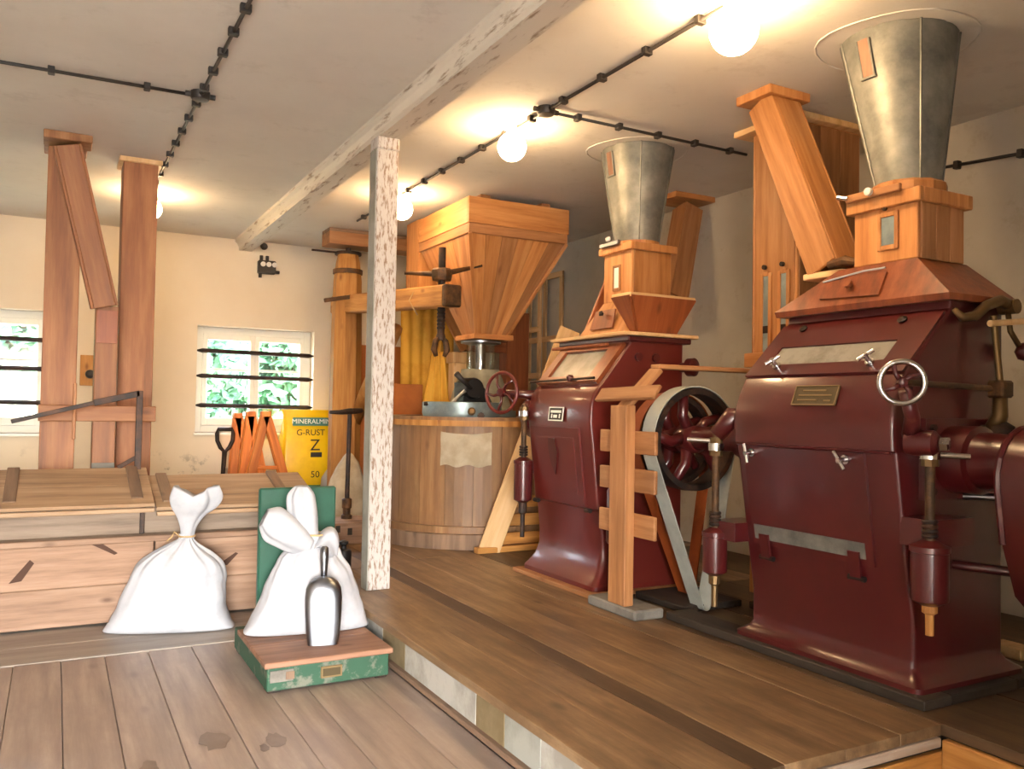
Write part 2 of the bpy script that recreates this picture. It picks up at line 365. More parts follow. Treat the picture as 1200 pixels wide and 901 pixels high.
# stair pit in front of the platform
pit = thing('stair_pit', (2.4, 1, -1.2), 'plank-lined stair opening lit from below in front of the platform', 'stairwell', kind='structure')
for k in range(4): box('lining_board', (1.79, 2.17, ZP-.1-.36*(k+1)), (3.2, 2.2, ZP-.1-.36*k-.004), 'oak', pit, grain='x')
box('edge_board', (1.78, 2.168, ZP-.085), (3.16, 2.2, ZP-.047), 'chest_grey', pit, grain='x')
for k in range(4): box('lining_board', (3.16, YF, ZP-.05-.36*(k+1)), (3.2, 2.17, ZP-.05-.36*k-.004), 'oak', pit, grain='y')
box('lining_board', (1.72, YF, -1.2), (1.76, 2.17, -.05), 'oak', pit, grain='y')
obj('pit_floor', boxvf((1.7, YF, -1.3), (3.25, 2.25, -1.2)), 'concrete', pit)
pl = thing('cellar_lamp', (2.55, 1.35, -.6), 'warm round lamp down in the stair opening', 'lamp')
obj('bulb', lathe([(.002, -.06), (.04, -.045), (.06, 0), (.045, .04), (.02, .07), (.018, .1)], (2.55, 1.35, -.6), (0, 0, 1), 16), 'pit_glow', pl, smooth=True)
obj('cord', cyl((2.55, 1.35, -.5), (2.55, 2.17, -.4), .006), 'black_plastic', pl)

# ---- ceiling beam and post
bx = thing('ceiling_beam', (1.95, 5, 3.33), 'long white-painted ceiling beam with peeling underside', 'beam', kind='structure')
obj('beam_body', boxvf((1.895, YF, 3.33), (2.05, YB, ZC)), 'white_peel_beam', bx)
obj('beam_moulding', prism([(1.85, YF, ZC), (1.85, YF, 3.43), (1.875, YF, 3.41), (1.895, YF, 3.37), (1.895, YF, ZC)], (0, YB-YF, 0)), 'white_peel_beam', bx)
po = thing('support_post', (1.955, 5.51, ZP), 'square white post with peeling paint under the ceiling beam', 'post')
box('post_shaft', (1.875, 5.44, ZP), (2.03, 5.575, 3.24), 'white_peel', po, e=.006)
box('post_face', (1.868, 5.446, ZP), (1.8755, 5.57, 3.24), 'riser_grey', po, e=.001)
box('post_cap', (1.87, 5.435, 3.24), (2.035, 5.58, 3.33), 'white_peel', po, e=.01)

# ================================================================== BIG ROLLER MILLS
def handwheel(name, c, axis, R, rr, parent, rim_mat, spoke_mat, n=4):
    c = V(c); axis = V(axis).normalized(); M = frame(c, axis, (0, 0, 1) if abs(axis.z) < .9 else (1, 0, 0))
    rim = obj(name, tube([M @ V((R*math.cos(a), R*math.sin(a), 0)) for a in [2*math.pi*k/28 for k in range(28)]], rr, 8, True), rim_mat, parent, smooth=True)
    obj('hub', lathe([(R*.22, -.02), (R*.25, 0), (R*.2, .025), (R*.08, .03)], c, axis, 14), spoke_mat, rim, smooth=40)
    for k in range(n):
        a = 2*math.pi*k/n+.4; q = M @ V((R*.97*math.cos(a), R*.97*math.sin(a), 0)); m = M @ V((R*.5*math.cos(a+.25), R*.5*math.sin(a+.25), .004))
        obj('spoke', tube([c, m, q], [rr*1.1, rr*.8, rr*.75], 6), spoke_mat, rim, smooth=True)
    return rim
def spring_rod(c, zb, z0, z1, zt, parent, R=.062, tip='brass'):
    """vertical spring housing (z0..z1) on a rod reaching from zb to zt"""
    x, y = c
    h = obj('spring_housing', lathe([(R*.5, z0-.02), (R*.98, z0), (R, z0+.012), (R, z1-.03), (R*1.07, z1-.026), (R*1.07, z1-.004), (R*.9, z1), (R*.45, z1+.02)], (x, y, 0), (0, 0, 1), 20), 'maroon', parent, smooth=40)
    obj('spring_rod', cyl((x, y, z1), (x, y, zt), .02, 12), 'rust_iron', h, smooth=40)
    obj('rod_tip', lathe([(.017, 0), (.018, (z0-zb)*.6), (.032, (z0-zb)*.66), (.032, z0-zb)], (x, y, zb), (0, 0, 1), 10), tip, h)
    for k in range(4): obj('thread_collar', lathe([(.03, 0), (.034, .008), (.03, .016)], (x, y, z1+.03+.02*k), (0, 0, 1), 12), 'iron', h, smooth=40)
    obj('brass_nut', lathe([(.036, 0), (.036, .1)], (x, y, zt-.12), (0, 0, 1), 8), 'brass', h)
    obj('chrome_collar', lathe([(.044, 0), (.044, .04)], (x, y, zt-.09), (0, 0, 1), 16), 'steel', h, smooth=40)
    return h
def t_handle(p, n, d, parent, L=.1):
    p, n, d = V(p), V(n).normalized(), V(d).normalized()
    s = obj('clamp_handle', join(cyl(p, p+n*.06, .012, 10), cyl(p+n*.05-d*L/2, p+n*.05+d*L/2, .0105, 10)), 'steel', parent, smooth=40)
    obj('clamp_boss', lathe([(.022, 0), (.022, .014)], p, n, 12), 'steel', s, smooth=40); return s

def mill_body(r, x0, yn, yf, zb, prof, xb, flare=.075, mats=('maroon', 'maroon')):
    """prof: (z, x of the front) from the foot up, xb = back; flared foot on all sides"""
    rings = []
    for z, x, fl_ in prof:
        rings.append(rrect(z, x, xb+fl_, yn-fl_, yf+fl_, .022+.02*(fl_ > 0), 4))
    return obj('body', loft(rings), mats[0], r, smooth=32)

# ---------------- the near mill
BZ = ZP+.045
big = thing('roller_mill', (3.7, 2.9, BZ), 'large maroon roller mill with chrome-rimmed handwheel and T-shaped clamps', 'roller mill')
yn, yf = 2.42, 3.40
prof = [(BZ, 3.275, .07), (BZ+.022, 3.275, .07), (BZ+.035, 3.292, .05), (BZ+.055, 3.315, .022), (BZ+.085, 3.33, .005), (BZ+.12, 3.336, 0), (BZ+.25, 3.336, 0), (.85, 3.285, 0), (1.325, 3.212, 0), (1.335, 3.19, 0), (1.42, 3.185, 0), (1.47, 3.187, 0), (1.52, 3.197, 0), (1.57, 3.215, 0), (1.62, 3.238, 0), (1.67, 3.265, 0), (1.70, 3.29, 0), (1.985, 3.58, 0), (2.02, 3.585, 0)]
mill_body(big, 3.2, yn, yf, BZ, prof, 3.98)
# lower door: raised panel on the sloping face
def fx(z): 
    for (z0, a, _), (z1, b, _) in zip(prof[:-1], prof[1:]):
        if z0 <= z <= z1: return a+(b-a)*(z-z0)/max(z1-z0, 1e-6)
    return prof[-1][1]
def on_face(y, z, out=0): return V((fx(z)-out, y, z))
dn = V((-1, 0, -.16)).normalized()
def slab(name, y0, y1, z0, z1, mat, parent, th=.012, dx=0):
    a, b, c, d = (on_face(y1, z0, dx), on_face(y0, z0, dx), on_face(y0, z1, dx), on_face(y1, z1, dx)); o = V((-th, 0, 0))
    return obj(name, prism([a, b, c, d], o), mat, parent)
door = slab('front_door', yn+.16, yf-.07, .80, 1.315, 'maroon', big, .016)
slab('pale_strip', yn+.20, yf-.09, .83, .905, 'galvanised', door, .003, .016)
for y in (yf-.16, yn+.26): slab('hinge', y-.03, y+.03, .72, .86, 'maroon_worn', door, .014, .018); 
for y in (yf-.16, yn+.26): obj('hinge_pin', cyl(on_face(y-.045, .735, .02), on_face(y+.045, .735, .02), .014, 10), 'iron', door)
for y in (yf-.135, yn+.255): t_handle(on_face(y, 1.285, .016), (-1, 0, -.1), (0, .25 if y > 3 else -.6, 1 if y > 3 else -.8), big)
# slanted cover with long glass
sd = V((.29, 0, .285)).normalized(); sn = V((-.285, 0, .29)).normalized(); s0 = V((3.29, 0, 1.70))
def on_sl(y, t, out=0): return s0 + sd*t + sn*out + V((0, y, 0))
def slq(name, y0, y1, t0, t1, mat, parent, th, off=0): return obj(name, prism([on_sl(y1, t0, off), on_sl(y0, t0, off), on_sl(y0, t1, off), on_sl(y1, t1, off)], sn*th), mat, parent)
cov = slq('slanted_cover', yn+.01, yf-.01, -.03, .05, 'maroon', big, .012)
slq('cover_rail', yn+.01, yf-.01, .19, .375, 'maroon', cov, .012); slq('cover_stile', yn+.01, yn+.15, .05, .19, 'maroon', cov, .012); slq('cover_stile', yf-.12, yf-.01, .05, .19, 'maroon', cov, .012)
slq('inspection_glass', yn+.15, yf-.12, .05, .19, 'window_glass_white', cov, .004)
for y in (yf-.2, yn+.21): t_handle(on_sl(y, .03, .012), sn, (.6, -.5, .5), big, .085)
for y in (yn+.2, yf-.18): obj('cover_knob', lathe([(.02, 0), (.024, .01), (.01, .02)], on_sl(y, .33, .012), sn, 12), 'iron', cov)
# name plate
pn = V((-1, 0, .12)).normalized(); pc_ = on_face(3.16, 1.60, 0)
npz = (V((3.225, 0, 1.64))-V((3.19, 0, 1.52))).normalized()
Mp = frame(V((3.212, 2.865, 1.577)), V((-1, 0, .42)), V((0, -1, 0)))
plq = obj('name_plate', cbox(.13, .05, .006, .002), 'plaque', big, Mp)
for a, b, c, d in ((-.13, .13, .046, .052), (-.13, .13, -.052, -.046), (-.132, -.126, -.05, .05), (.126, .132, -.05, .05)):
    obj('plate_edge', cbox((b-a)/2, (d-c)/2, .004, .001), 'plaque_edge', plq, Mp @ Matrix.Translation(V(((a+b)/2, (c+d)/2, .006))))
for k, (a, b) in enumerate(((-.08, .06), (-.1, .1), (-.1, .02), (.06, .1))):
    obj('plate_line', cbox((b-a)/2, .004, .002, .001), 'plaque_edge', plq, Mp @ Matrix.Translation(V(((a+b)/2, (.025, 0, -.025, -.028)[k], .007))))
# seam ridge between lower body and bulge
obj('seam_strip', cyl((3.2, yn+.02, 1.328), (3.2, yf-.02, 1.328), .008, 8), 'maroon_worn', big)
# wooden hood, drawer and head box
hz0, hz1 = 2.02, 2.25
hood = obj('hood', loft([[V(p) for p in ((3.53, yn-.03, hz0), (4.02, yn-.03, hz0), (4.02, yf+.03, hz0), (3.53, yf+.03, hz0))], [V(p) for p in ((3.52, yn-.035, hz0+.03), (4.03, yn-.035, hz0+.03), (4.03, yf+.035, hz0+.03), (3.52, yf+.035, hz0+.03))],
      [V(p) for p in ((3.62, 2.62, hz1), (4.0, 2.62, hz1), (4.0, 3.08, hz1), (3.62, 3.08, hz1))]]), 'hood_wood', big)
def hq(y, t): return lerp(V((3.52, 0, hz0+.03)), V((3.62, 0, hz1)), t)+V((0, y, 0))
hn = V((-.2, 0, .1)).normalized()
dr = obj('hood_drawer', prism([hq(3.13, .2), hq(2.76, .12), hq(2.76, .72), hq(3.13, .72)], hn*.012), 'hood_wood', hood)
obj('drawer_knob', lathe([(.012, 0), (.012, .015), (.024, .02), (.022, .035)], hq(2.95, .45)+hn*.01, hn, 12), 'red_wood', dr, smooth=40)
obj('drawer_string', tube([hq(3.14, .66)+hn*.016, hq(3.0, .74)+hn*.018, hq(2.9, .8)+hn*.018, hq(2.77, .8)+hn*.018], .005, 6), 'sack_cloth', dr)
hb = thing('grain_feed_box', (3.79, 2.8, hz1), 'pine feed box with grey metal cone above the large maroon mill', 'feed box')
bz1 = 2.57
for nm, a, b in (('box_front', (3.62, 2.62, hz1), (3.645, 2.985, bz1)), ('box_side', (3.645, 2.62, hz1), (3.97, 2.645, bz1)), ('box_side', (3.645, 2.96, hz1), (3.97, 2.985, bz1)), ('box_back', (3.945, 2.645, hz1), (3.97, 2.96, bz1))):
    box(nm, a, b, 'pine', hb)
for k in range(3): box('side_board', (3.645+.108*k, 2.612, hz1), (3.75+.108*k, 2.622, bz1), 'pine_dull', hb, e=.002)
cap = [(3.595, 2.59), (4.0, 2.59), (4.0, 3.01), (3.595, 3.01)]
for a, b in (((3.59, 2.585, bz1-.05), (3.622, 3.015, bz1+.02)), ((3.968, 2.585, bz1-.05), (4.0, 3.015, bz1+.02)), ((3.622, 2.585, bz1-.05), (3.968, 2.614, bz1+.02)), ((3.622, 2.986, bz1-.05), (3.968, 3.015, bz1+.02))): box('cap_rail', a, b, 'pine', hb)
box('lid_board', (3.622, 2.614, bz1-.01), (3.968, 2.986, bz1+.01), 'pine', hb)
oc = lathe([(.185, 0), (.185, .07), (.165, .085)], (3.79, 2.8, bz1+.005), (0, 0, 1), 12, ph=.26)
obj('collar_block', oc, 'pine', hb)
# sight window in the box front
for a, b in (((3.608, 2.72, 2.31), (3.622, 2.742, 2.5)), ((3.608, 2.818, 2.31), (3.622, 2.84, 2.5)), ((3.608, 2.742, 2.31), (3.622, 2.818, 2.335)), ((3.608, 2.742, 2.475), (3.622, 2.818, 2.5))): box('sight_frame', a, b, 'pine', hb, e=.003)
box('sight_glass', (3.614, 2.742, 2.335), (3.62, 2.818, 2.475), 'zinc_blue', hb, e=.001)
obj('thumb_latch', join(lathe([(.014, 0), (.014, .01)], (3.608, 2.79, 2.52), (-1, 0, 0), 10), tube([(3.6, 2.79, 2.505), (3.595, 2.785, 2.535), (3.6, 2.77, 2.55)], .005, 6)), 'rust_iron', hb)
sl = box('slide_bar', (3.565, 2.68, bz1+.01), (3.59, 3.0, bz1+.05), 'pine_dull', hb, grain='y')
obj('porcelain_knob', lathe([(.01, 0), (.02, .01), (.02, .03), (.008, .035)], (3.565, 2.84, bz1+.035), (-1, 0, 0), 12), 'porcelain', sl, smooth=40)
obj('chrome_tip', tube([(3.56, 2.98, bz1+.03), (3.545, 3.03, bz1+.045)], .012, 8), 'steel', sl)
def cone(r, c0, c1, r0, r1, faces=40):
    c0, c1 = V(c0), V(c1); ph = .1
    rings = []
    for t, jag in ((0, 0), (.33, 0), (.66, 0), (1, 1)):
        c = lerp(c0, c1, t); rad = r0+(r1-r0)*t
        rings.append([c+V((rad*math.cos(2*math.pi*j/faces+ph), rad*math.sin(2*math.pi*j/faces+ph), (random.uniform(-.012, .01) if jag else 0))) for j in range(faces)])
    b = obj('metal_cone', loft(rings, False), 'galvanised', r, smooth=True)
    for a in (2.55, 4.15, 5.3):
        d = V((math.cos(a), math.sin(a), 0)); obj('cone_seam', tube([c0+d*(r0+.003), c1+d*(r1+.003)], .006, 6), 'galvanised', b)
    # sight slot near the top
    a = 3.15; d = V((math.cos(a), math.sin(a), 0)); tn = V((-math.sin(a), math.cos(a), 0)); p1 = lerp(c0+d*r0, c1+d*r1, .93); p0 = lerp(c0+d*r0, c1+d*r1, .68)
    for s in (-1, 1): beam('slot_frame', p0+tn*.035*s+d*.004, p1+tn*.035*s+d*.004, .012, .012, 'galvanised', b, ref=tn)
    beam('slot_frame', p0-tn*.045+d*.006, p0+tn*.045+d*.006, .014, .014, 'galvanised', b, ref=d)
    obj('slot_glass', prism([p0-tn*.03+d*.001, p0+tn*.03+d*.001, p1+tn*.03+d*.001, p1-tn*.03+d*.001], d*.006), 'brown_board', b)
    return b
cone(hb, (3.79, 2.8, bz1+.08), (3.87, 2.92, ZC+.005), .155, .29)
# near side: handwheel, linkages, spring rod, lever and weight
hw = PY(1057, 448, 2.26)
handwheel('handwheel', hw, (-.62, -.75, 0), .086, .013, big, 'steel', 'maroon_worn', 4)
obj('wheel_shaft', cyl(hw+V((.02, .0, 0)), PY(1160, 455, 2.3), .014, 10), 'rust_iron', big, smooth=40)
obj('wheel_bracket', tube([hw+V((.05, .02, -.03)), hw+V((.12, .04, -.14)), hw+V((.17, .08, -.22))], [.03, .032, .04], 10), 'maroon_worn', big, smooth=True)
obj('bracket_joint', lathe([(.05, -.06), (.055, -.03), (.055, .05), (.035, .07)], hw+V((.18, .04, -.25)), (.3, -.9, 0), 16), 'maroon_worn', big, smooth=40)
obj('shaft_nut', lathe([(.03, 0), (.03, .03), (.018, .035)], hw+V((.2, -.035, -.25)), (.3, -.9, 0), 6), 'steel', big)
sp = PY(1090, 560, 2.28)
spring_rod((sp.x, sp.y), .575, .72, .95, 1.40, big, .075, 'oak')
obj('chrome_pin', cyl((sp.x+.0, sp.y-.02, 1.33), (sp.x+.1, sp.y-.11, 1.325), .013, 10), 'steel', big, smooth=40)
obj('spring_bracket', boxvf((sp.x+.02, sp.y, .93), (sp.x+.3, yn+.02, 1.05)), 'maroon', big)
obj('bearing_housing', lathe([(.13, -.02), (.15, .0), (.15, .16), (.125, .17), (.115, .33)], (3.56, yn, 1.30), (0, -1, 0), 24), 'maroon', big, smooth=40)
obj('bearing_plate', boxvf((3.36, yn-.035, 1.12), (3.8, yn+.01, 1.48)), 'maroon', big)
for dx, dz in ((.04, .04), (.4, .04), (.04, .32), (.4, .32)): obj('plate_bolt', lathe([(.016, 0), (.016, .018)], (3.36+dx, yn-.035, 1.12+dz), (0, -1, 0), 6), 'iron', big)
obj('grease_pipe', cyl((3.62, yn, 1.13), (3.75, 2.13, 1.14), .018, 10), 'aluminium', big, smooth=40)
obj('lower_tie_rod', cyl((3.6, yn, .82), (3.9, 1.85, .80), .022, 10), 'maroon', big, smooth=40)
# brass lever with rod and ball weight
lv = [PY(1118, 362, yn-.03), PY(1128, 372, yn-.05), PY(1143, 370, yn-.06), PY(1156, 358, yn-.06), PY(1172, 352, yn-.06), PY(1183, 358, yn-.05)]
lev = obj('brass_lever', tube(lv, [.012, .02, .024, .024, .026, .03], 10), 'brass', big, smooth=True)
obj('lever_boss', lathe([(.035, -.03), (.035, .05)], PY(1180, 360, yn-.04), (0, -1, 0), 14), 'brass', lev, smooth=40)
obj('lever_arm', tube([PY(1181, 365, yn-.05), PY(1184, 388, yn-.06), PY(1194, 405, yn-.07)], .013, 8), 'brass', lev, smooth=True)
obj('ball_weight', lathe([(.003, -.045), (.03, -.036), (.045, 0), (.03, .036), (.003, .045)], PY(1201, 412, yn-.07), (0, 0, 1), 16), 'maroon', lev, smooth=True)
obj('upright_rod', cyl(PY(1164, 370, yn-.07), PY(1173, 458, yn-.09), .015, 10), 'brass', big, smooth=40)
obj('pull_rod', cyl(PY(1160, 379, yn-.08), PY(1240, 374, yn-.1), .015, 10), 'fresh_wood', big, smooth=40)
kn = PY(1172, 456, yn-.09)
obj('rod_clamp', xf(cbox(.045, .04, .04, .01), Matrix.Translation(kn)), 'rust_iron', big)
obj('rod_link', tube([kn, kn+V((.0, 0, -.12)), kn+V((-.01, .03, -.2))], [.03, .034, .045], 10), 'brass', big, smooth=True)
obj('link_boss', lathe([(.05, -.03), (.055, .02), (.03, .06)], kn+V((.0, -.0, -.2)), (.4, -.8, 0), 12), 'iron', big, smooth=40)
# drive cover on the near end
cv = []
ccx, ccz, R = 3.55, 1.24, .21
for k in range(13): a = math.radians(-10+200*k/12); cv.append((ccx+R*math.cos(a), 2.06, ccz+R*math.sin(a)))
cv += [(ccx-.17, 2.06, .98), (ccx-.08, 2.06, .76), (ccx+.02, 2.06, .68), (ccx+.16, 2.06, .7)]
dc = obj('drive_cover', prism(cv, (0, -.26, 0)), 'maroon', big, smooth=40)
for a in (100, 140, 175): obj('cover_bolt', lathe([(.018, 0), (.018, .02)], (ccx+(R-.03)*math.cos(math.radians(a)), 2.06, ccz+(R-.03)*math.sin(math.radians(a))), (0, 1, 0), 6), 'iron', dc)
obj('cover_rim', tube([(p[0], 2.055, p[2]) for p in cv[:14]], .014, 6), 'maroon_worn', dc)
# far end: bearing, spring rod and chrome handle
obj('far_bearing', lathe([(.16, 0), (.16, .08), (.12, .1), (.1, .2), (.07, .22), (.07, .57)], (3.45, yf, 1.33), (0, 1, 0), 20), 'maroon', big, smooth=40)
fr = PX(838, 620, 3.19)
spring_rod((fr.x, fr.y), .43, .62, .84, 1.37, big, .066, 'brass')
obj('shoulder_arm', tube([(3.4, yf, 1.45), (3.25, yf+.08, 1.46), (fr.x, fr.y, 1.36)], [.06, .06, .045], 10), 'maroon', big, smooth=True)
obj('chrome_handle', cyl((fr.x, fr.y, 1.33), (fr.x-.1, fr.y+.12, 1.335), .013, 10), 'steel', big, smooth=40)
obj('spring_arm', boxvf((fr.x, yf-.02, .8), (fr.x+.22, fr.y+.03, .9)), 'maroon', big)
# timber sleepers under the mill
slp = thing('timber_sleepers', (3.7, 2.9, ZP), 'dark oily timber frame under the large maroon mill', 'timber frame')
box('sleeper', (3.235, 2.3, ZP), (3.42, 4.0, BZ), 'dark_timber', slp, grain='y'); box('sleeper', (3.9, 2.3, ZP), (4.12, 4.0, BZ), 'dark_timber', slp, grain='y')
box('sleeper', (3.42, 2.3, ZP), (3.9, 2.5, BZ), 'dark_timber', slp, grain='x'); box('sleeper', (3.42, 3.3, ZP), (3.9, 3.5, BZ), 'dark_timber', slp, grain='x')
tag(box('wood_block', (4.35, 2.55, ZP), (4.47, 2.72, ZP+.06), 'fresh_wood', grain='x'), 'small pale wood block on the dark floor behind the large mill', 'wood block')

# ---------------- the far mill
SZ = ZP+.03
sm = thing('roller_mill', (3.6, 5.15, SZ), 'smaller glossy maroon roller mill with red handwheel and wooden window frame', 'roller mill')
yn, yf = 4.72, 5.57
prof = [(SZ, 3.165, .06), (SZ+.03, 3.165, .06), (SZ+.06, 3.19, .04), (SZ+.12, 3.235, .02), (SZ+.2, 3.262, .006), (SZ+.3, 3.268, 0), (.80, 3.245, 0), (.815, 3.225, 0), (1.25, 3.175, 0), (1.40, 3.155, 0), (1.52, 3.16, 0), (1.60, 3.185, 0), (1.65, 3.225, 0), (1.67, 3.245, 0), (1.945, 3.47, 0), (1.97, 3.47, 0)]
mill_body(sm, 3.2, yn, yf, SZ, prof, 3.95, mats=('maroon_light', ''))
dr2 = slab('front_door', yn+.13, yf-.06, .83, 1.36, 'maroon_light', sm, .014)
slab('door_panel', yn+.2, yf-.13, .9, 1.29, 'maroon_light', dr2, .006, .014)
obj('door_emblem', prism([on_face(5.24, 1.28, .021), on_face(5.16, 1.28, .021), on_face(5.13, 1.18, .021), on_face(5.18, 1.02, .021), on_face(5.23, 1.1, .021), on_face(5.25, 1.2, .021)], (-.01, 0, 0)), 'maroon', dr2)
for y in (yn+.1, yf-.05): obj('door_catch', join(cyl(on_face(y-.03, .8, .03), on_face(y+.03, .8, .03), .016, 10), cyl(on_face(y, .8, -.01), on_face(y, .8, .04), .012, 8)), 'iron', sm)
s0 = V((3.245, 0, 1.67)); sd = V((.225, 0, .275)).normalized(); sn = V((-.275, 0, .225)).normalized()
wf = slq('window_rail', yn+.03, yf-.02, -.01, .05, 'hood_wood', sm, .028)
slq('window_rail', yn+.03, yf-.02, .30, .355, 'hood_wood', wf, .028); slq('window_stile', yn+.03, yn+.17, .05, .30, 'hood_wood', wf, .028); slq('window_stile', yf-.12, yf-.02, .05, .30, 'hood_wood', wf, .028)
slq('inspection_glass', yn+.17, yf-.12, .05, .30, 'window_glass_white', wf, .008)
obj('window_knob', lathe([(.015, 0), (.03, .02), (.012, .05)], on_sl(yn+.35, .01, .03), sn, 12), 'maroon', wf, smooth=40)
obj('window_bar', cyl(on_sl(yn+.05, .01, .045), on_sl(yf+.05, -.01, .045), .009, 8), 'iron', wf)
obj('window_bar', cyl(on_sl(yn+.2, .335, .04), on_sl(yf+.09, .335, .04), .013, 8), 'red_wood', wf)
Mp = frame(PX(652, 485, 3.145), V((-1, 0, .1)), V((0, -1, 0)))
plq = obj('name_plate', cbox(.095, .05, .005, .002), 'ink', sm, Mp)
for a, b, c, d in ((-.095, .095, .042, .05), (-.095, .095, -.05, -.042), (-.097, -.089, -.05, .05), (.089, .097, -.05, .05), (-.07, .07, .008, .026), (-.06, -.045, -.03, .0), (-.03, .02, -.028, -.006), (.045, .06, -.03, 0)):
    obj('plate_print', cbox((b-a)/2, (d-c)/2, .003, .001), 'white_print', plq, Mp @ Matrix.Translation(V(((a+b)/2, (c+d)/2, .004))))
# top moulding, boards, box
top = 1.97
mo = box('top_moulding', (3.44, yn-.03, top-.005), (4.0, yf+.03, top+.035), 'maroon', sm, e=.015)
box('top_board', (3.39, yn-.06, top+.035), (4.04, yf+.07, top+.06), 'fresh_wood', sm, grain='y')
obj('side_knob', lathe([(.035, 0), (.035, .05), (.065, .06), (.065, .11), (.04, .125)], (3.93, yn, 1.80), (.3, -1, 0), 16), 'maroon', sm, smooth=40)
for dx in (.3, .45): obj('side_stud', lathe([(.03, 0), (.03, .02)], (3.245+dx, yn, 1.86), (0, -1, 0), 12), 'maroon', sm)
hb2 = thing('grain_feed_box', (3.78, 5.1, top+.06), 'pine feed box with tray and grey metal cone above the smaller mill', 'feed box')
t0 = top+.06
b0, b1 = 2.29, 2.69
x0, x1, ya, yb = 3.63, 3.99, 4.92, 5.27
# skirt under the box
for a, b, c, d in ((V((3.50, 5.42, t0)), V((3.50, 4.83, t0)), V((x0, ya, b0)), V((x0, yb, b0))), (V((3.50, 4.83, t0)), V((3.99, 4.83, t0)), V((x1, ya, b0)), V((x0, ya, b0))), (V((3.99, 5.42, t0)), V((3.50, 5.42, t0)), V((x0, yb, b0)), V((x1, yb, b0))), (V((3.99, 4.83, t0)), V((3.99, 5.42, t0)), V((x1, yb, b0)), V((x1, ya, b0)))):
    quadplank('skirt_board', a, b, c, d, -.018, 'pine', hb2)
pa, pb = V((3.53, 5.27, t0+.05)), V((3.53, 4.98, t0+.05))
quadplank('skirt_door', pa+V((-.012, 0, 0)), pb+V((-.012, 0, 0)), V((3.558, 5.0, t0+.19)), V((3.558, 5.25, t0+.19)), .012, 'red_wood', hb2)
obj('door_knob', lathe([(.012, 0), (.022, .02), (.01, .03)], V((3.52, 5.12, t0+.16)), (-1, 0, .3), 10), 'iron', hb2)
box('box_front', (x0, ya, b0), (x0+.022, yb, b1), 'pine', hb2); box('box_side', (x0+.022, ya, b0), (x1, ya+.022, b1), 'pine', hb2); box('box_side', (x0+.022, yb-.022, b0), (x1, yb, b1), 'pine', hb2); box('box_back', (x1-.022, ya+.022, b0), (x1, yb-.022, b1), 'pine', hb2)
for a, b in (((x0-.03, ya-.035, b1-.04), (x0, yb+.035, b1+.015)), ((x1, ya-.035, b1-.04), (x1+.03, yb+.035, b1+.015)), ((x0, ya-.035, b1-.04), (x1, ya, b1+.015)), ((x0, yb, b1-.04), (x1, yb+.035, b1+.015))): box('cap_rail', a, b, 'pine', hb2)
box('lid_board', (x0, ya, b1-.01), (x1, yb, b1+.01), 'pine', hb2)
obj('collar_block', lathe([(.165, 0), (.165, .045), (.15, .055)], (3.81, 5.1, b1+.01), (0, 0, 1), 12, ph=.26), 'pine', hb2)
for a, b in (((x0-.012, 5.05, 2.37), (x0, 5.068, 2.56)), ((x0-.012, 5.128, 2.37), (x0, 5.146, 2.56)), ((x0-.012, 5.068, 2.37), (x0, 5.128, 2.39)), ((x0-.012, 5.068, 2.54), (x0, 5.128, 2.56))): box('sight_frame', a, b, 'pine_dull', hb2, e=.003)
box('sight_glass', (x0-.008, 5.068, 2.39), (x0-.003, 5.128, 2.54), 'porcelain', hb2, e=.001)
sl = box('slide_bar', (x0-.055, 5.02, b1+.01), (x0-.03, 5.26, b1+.045), 'aluminium', hb2, grain='y')
obj('porcelain_knob', lathe([(.012, 0), (.022, .01), (.02, .03), (.008, .035)], (x0-.05, 5.14, b1+.05), (-.5, 0, 1), 12), 'porcelain', sl, smooth=40)
cone(hb2, (3.81, 5.1, b1+.05), (3.86, 5.17, ZC+.005), .165, .275)
# slanted tray on the near side
tr = thing('feed_tray', (3.85, 4.8, t0), 'flared wooden tray clipped on the near side of the smaller mill top', 'tray')
a0, a1, a2, a3 = V((3.58, 4.77, t0)), V((3.9, 4.77, t0)), V((3.9, 4.82, t0)), V((3.58, 4.82, t0))
c0, c1, c2, c3 = V((3.46, 4.70, b0)), V((4.03, 4.70, b0)), V((4.03, 4.915, b0)), V((3.46, 4.915, b0))
for p in ((a0, a1, c1, c0), (a3, a0, c0, c3), (a1, a2, c2, c1)): quadplank('tray_board', *p, .016, 'red_wood', tr)
for p, q in ((c0, c1), (c0, c3), (c1, c2)): beam('tray_rim', p, q, .03, .016, 'fresh_wood', tr, ref=(0, 0, 1))
obj('tray_floor', prism([a0, a1, a2, a3], (0, 0, .012)), 'red_wood', tr)
# handwheel and spring rod on the far end
hs_ = PX(588, 460, 3.02)
hw2 = handwheel('handwheel', hs_, (-.9, -.35, .05), .155, .014, sm, 'maroon_light', 'maroon', 5)
obj('wheel_shaft', tube([hs_, hs_+V((.16, -.05, -.01)), (3.35, yf, 1.58)], [.022, .035, .05], 10), 'maroon', sm, smooth=True)
sp2 = PX(613, 560, 3.12)
spring_rod((sp2.x, sp2.y), .52, .80, 1.10, 1.52, sm, .07, 'iron')
obj('far_bearing', lathe([(.15, 0), (.15, .1), (.1, .12), (.1, .16)], (3.3, yf, 1.4), (0, 1, 0), 20), 'maroon', sm, smooth=40)
obj('shoulder_arm', tube([(3.3, yf, 1.46), (3.18, yf+.06, 1.5), (sp2.x, sp2.y, 1.46)], [.07, .06, .045], 10), 'maroon', sm, smooth=True)
obj('spring_arm', boxvf((sp2.x, yf-.02, 1.0), (sp2.x+.2, sp2.y+.03, 1.08)), 'maroon', sm)
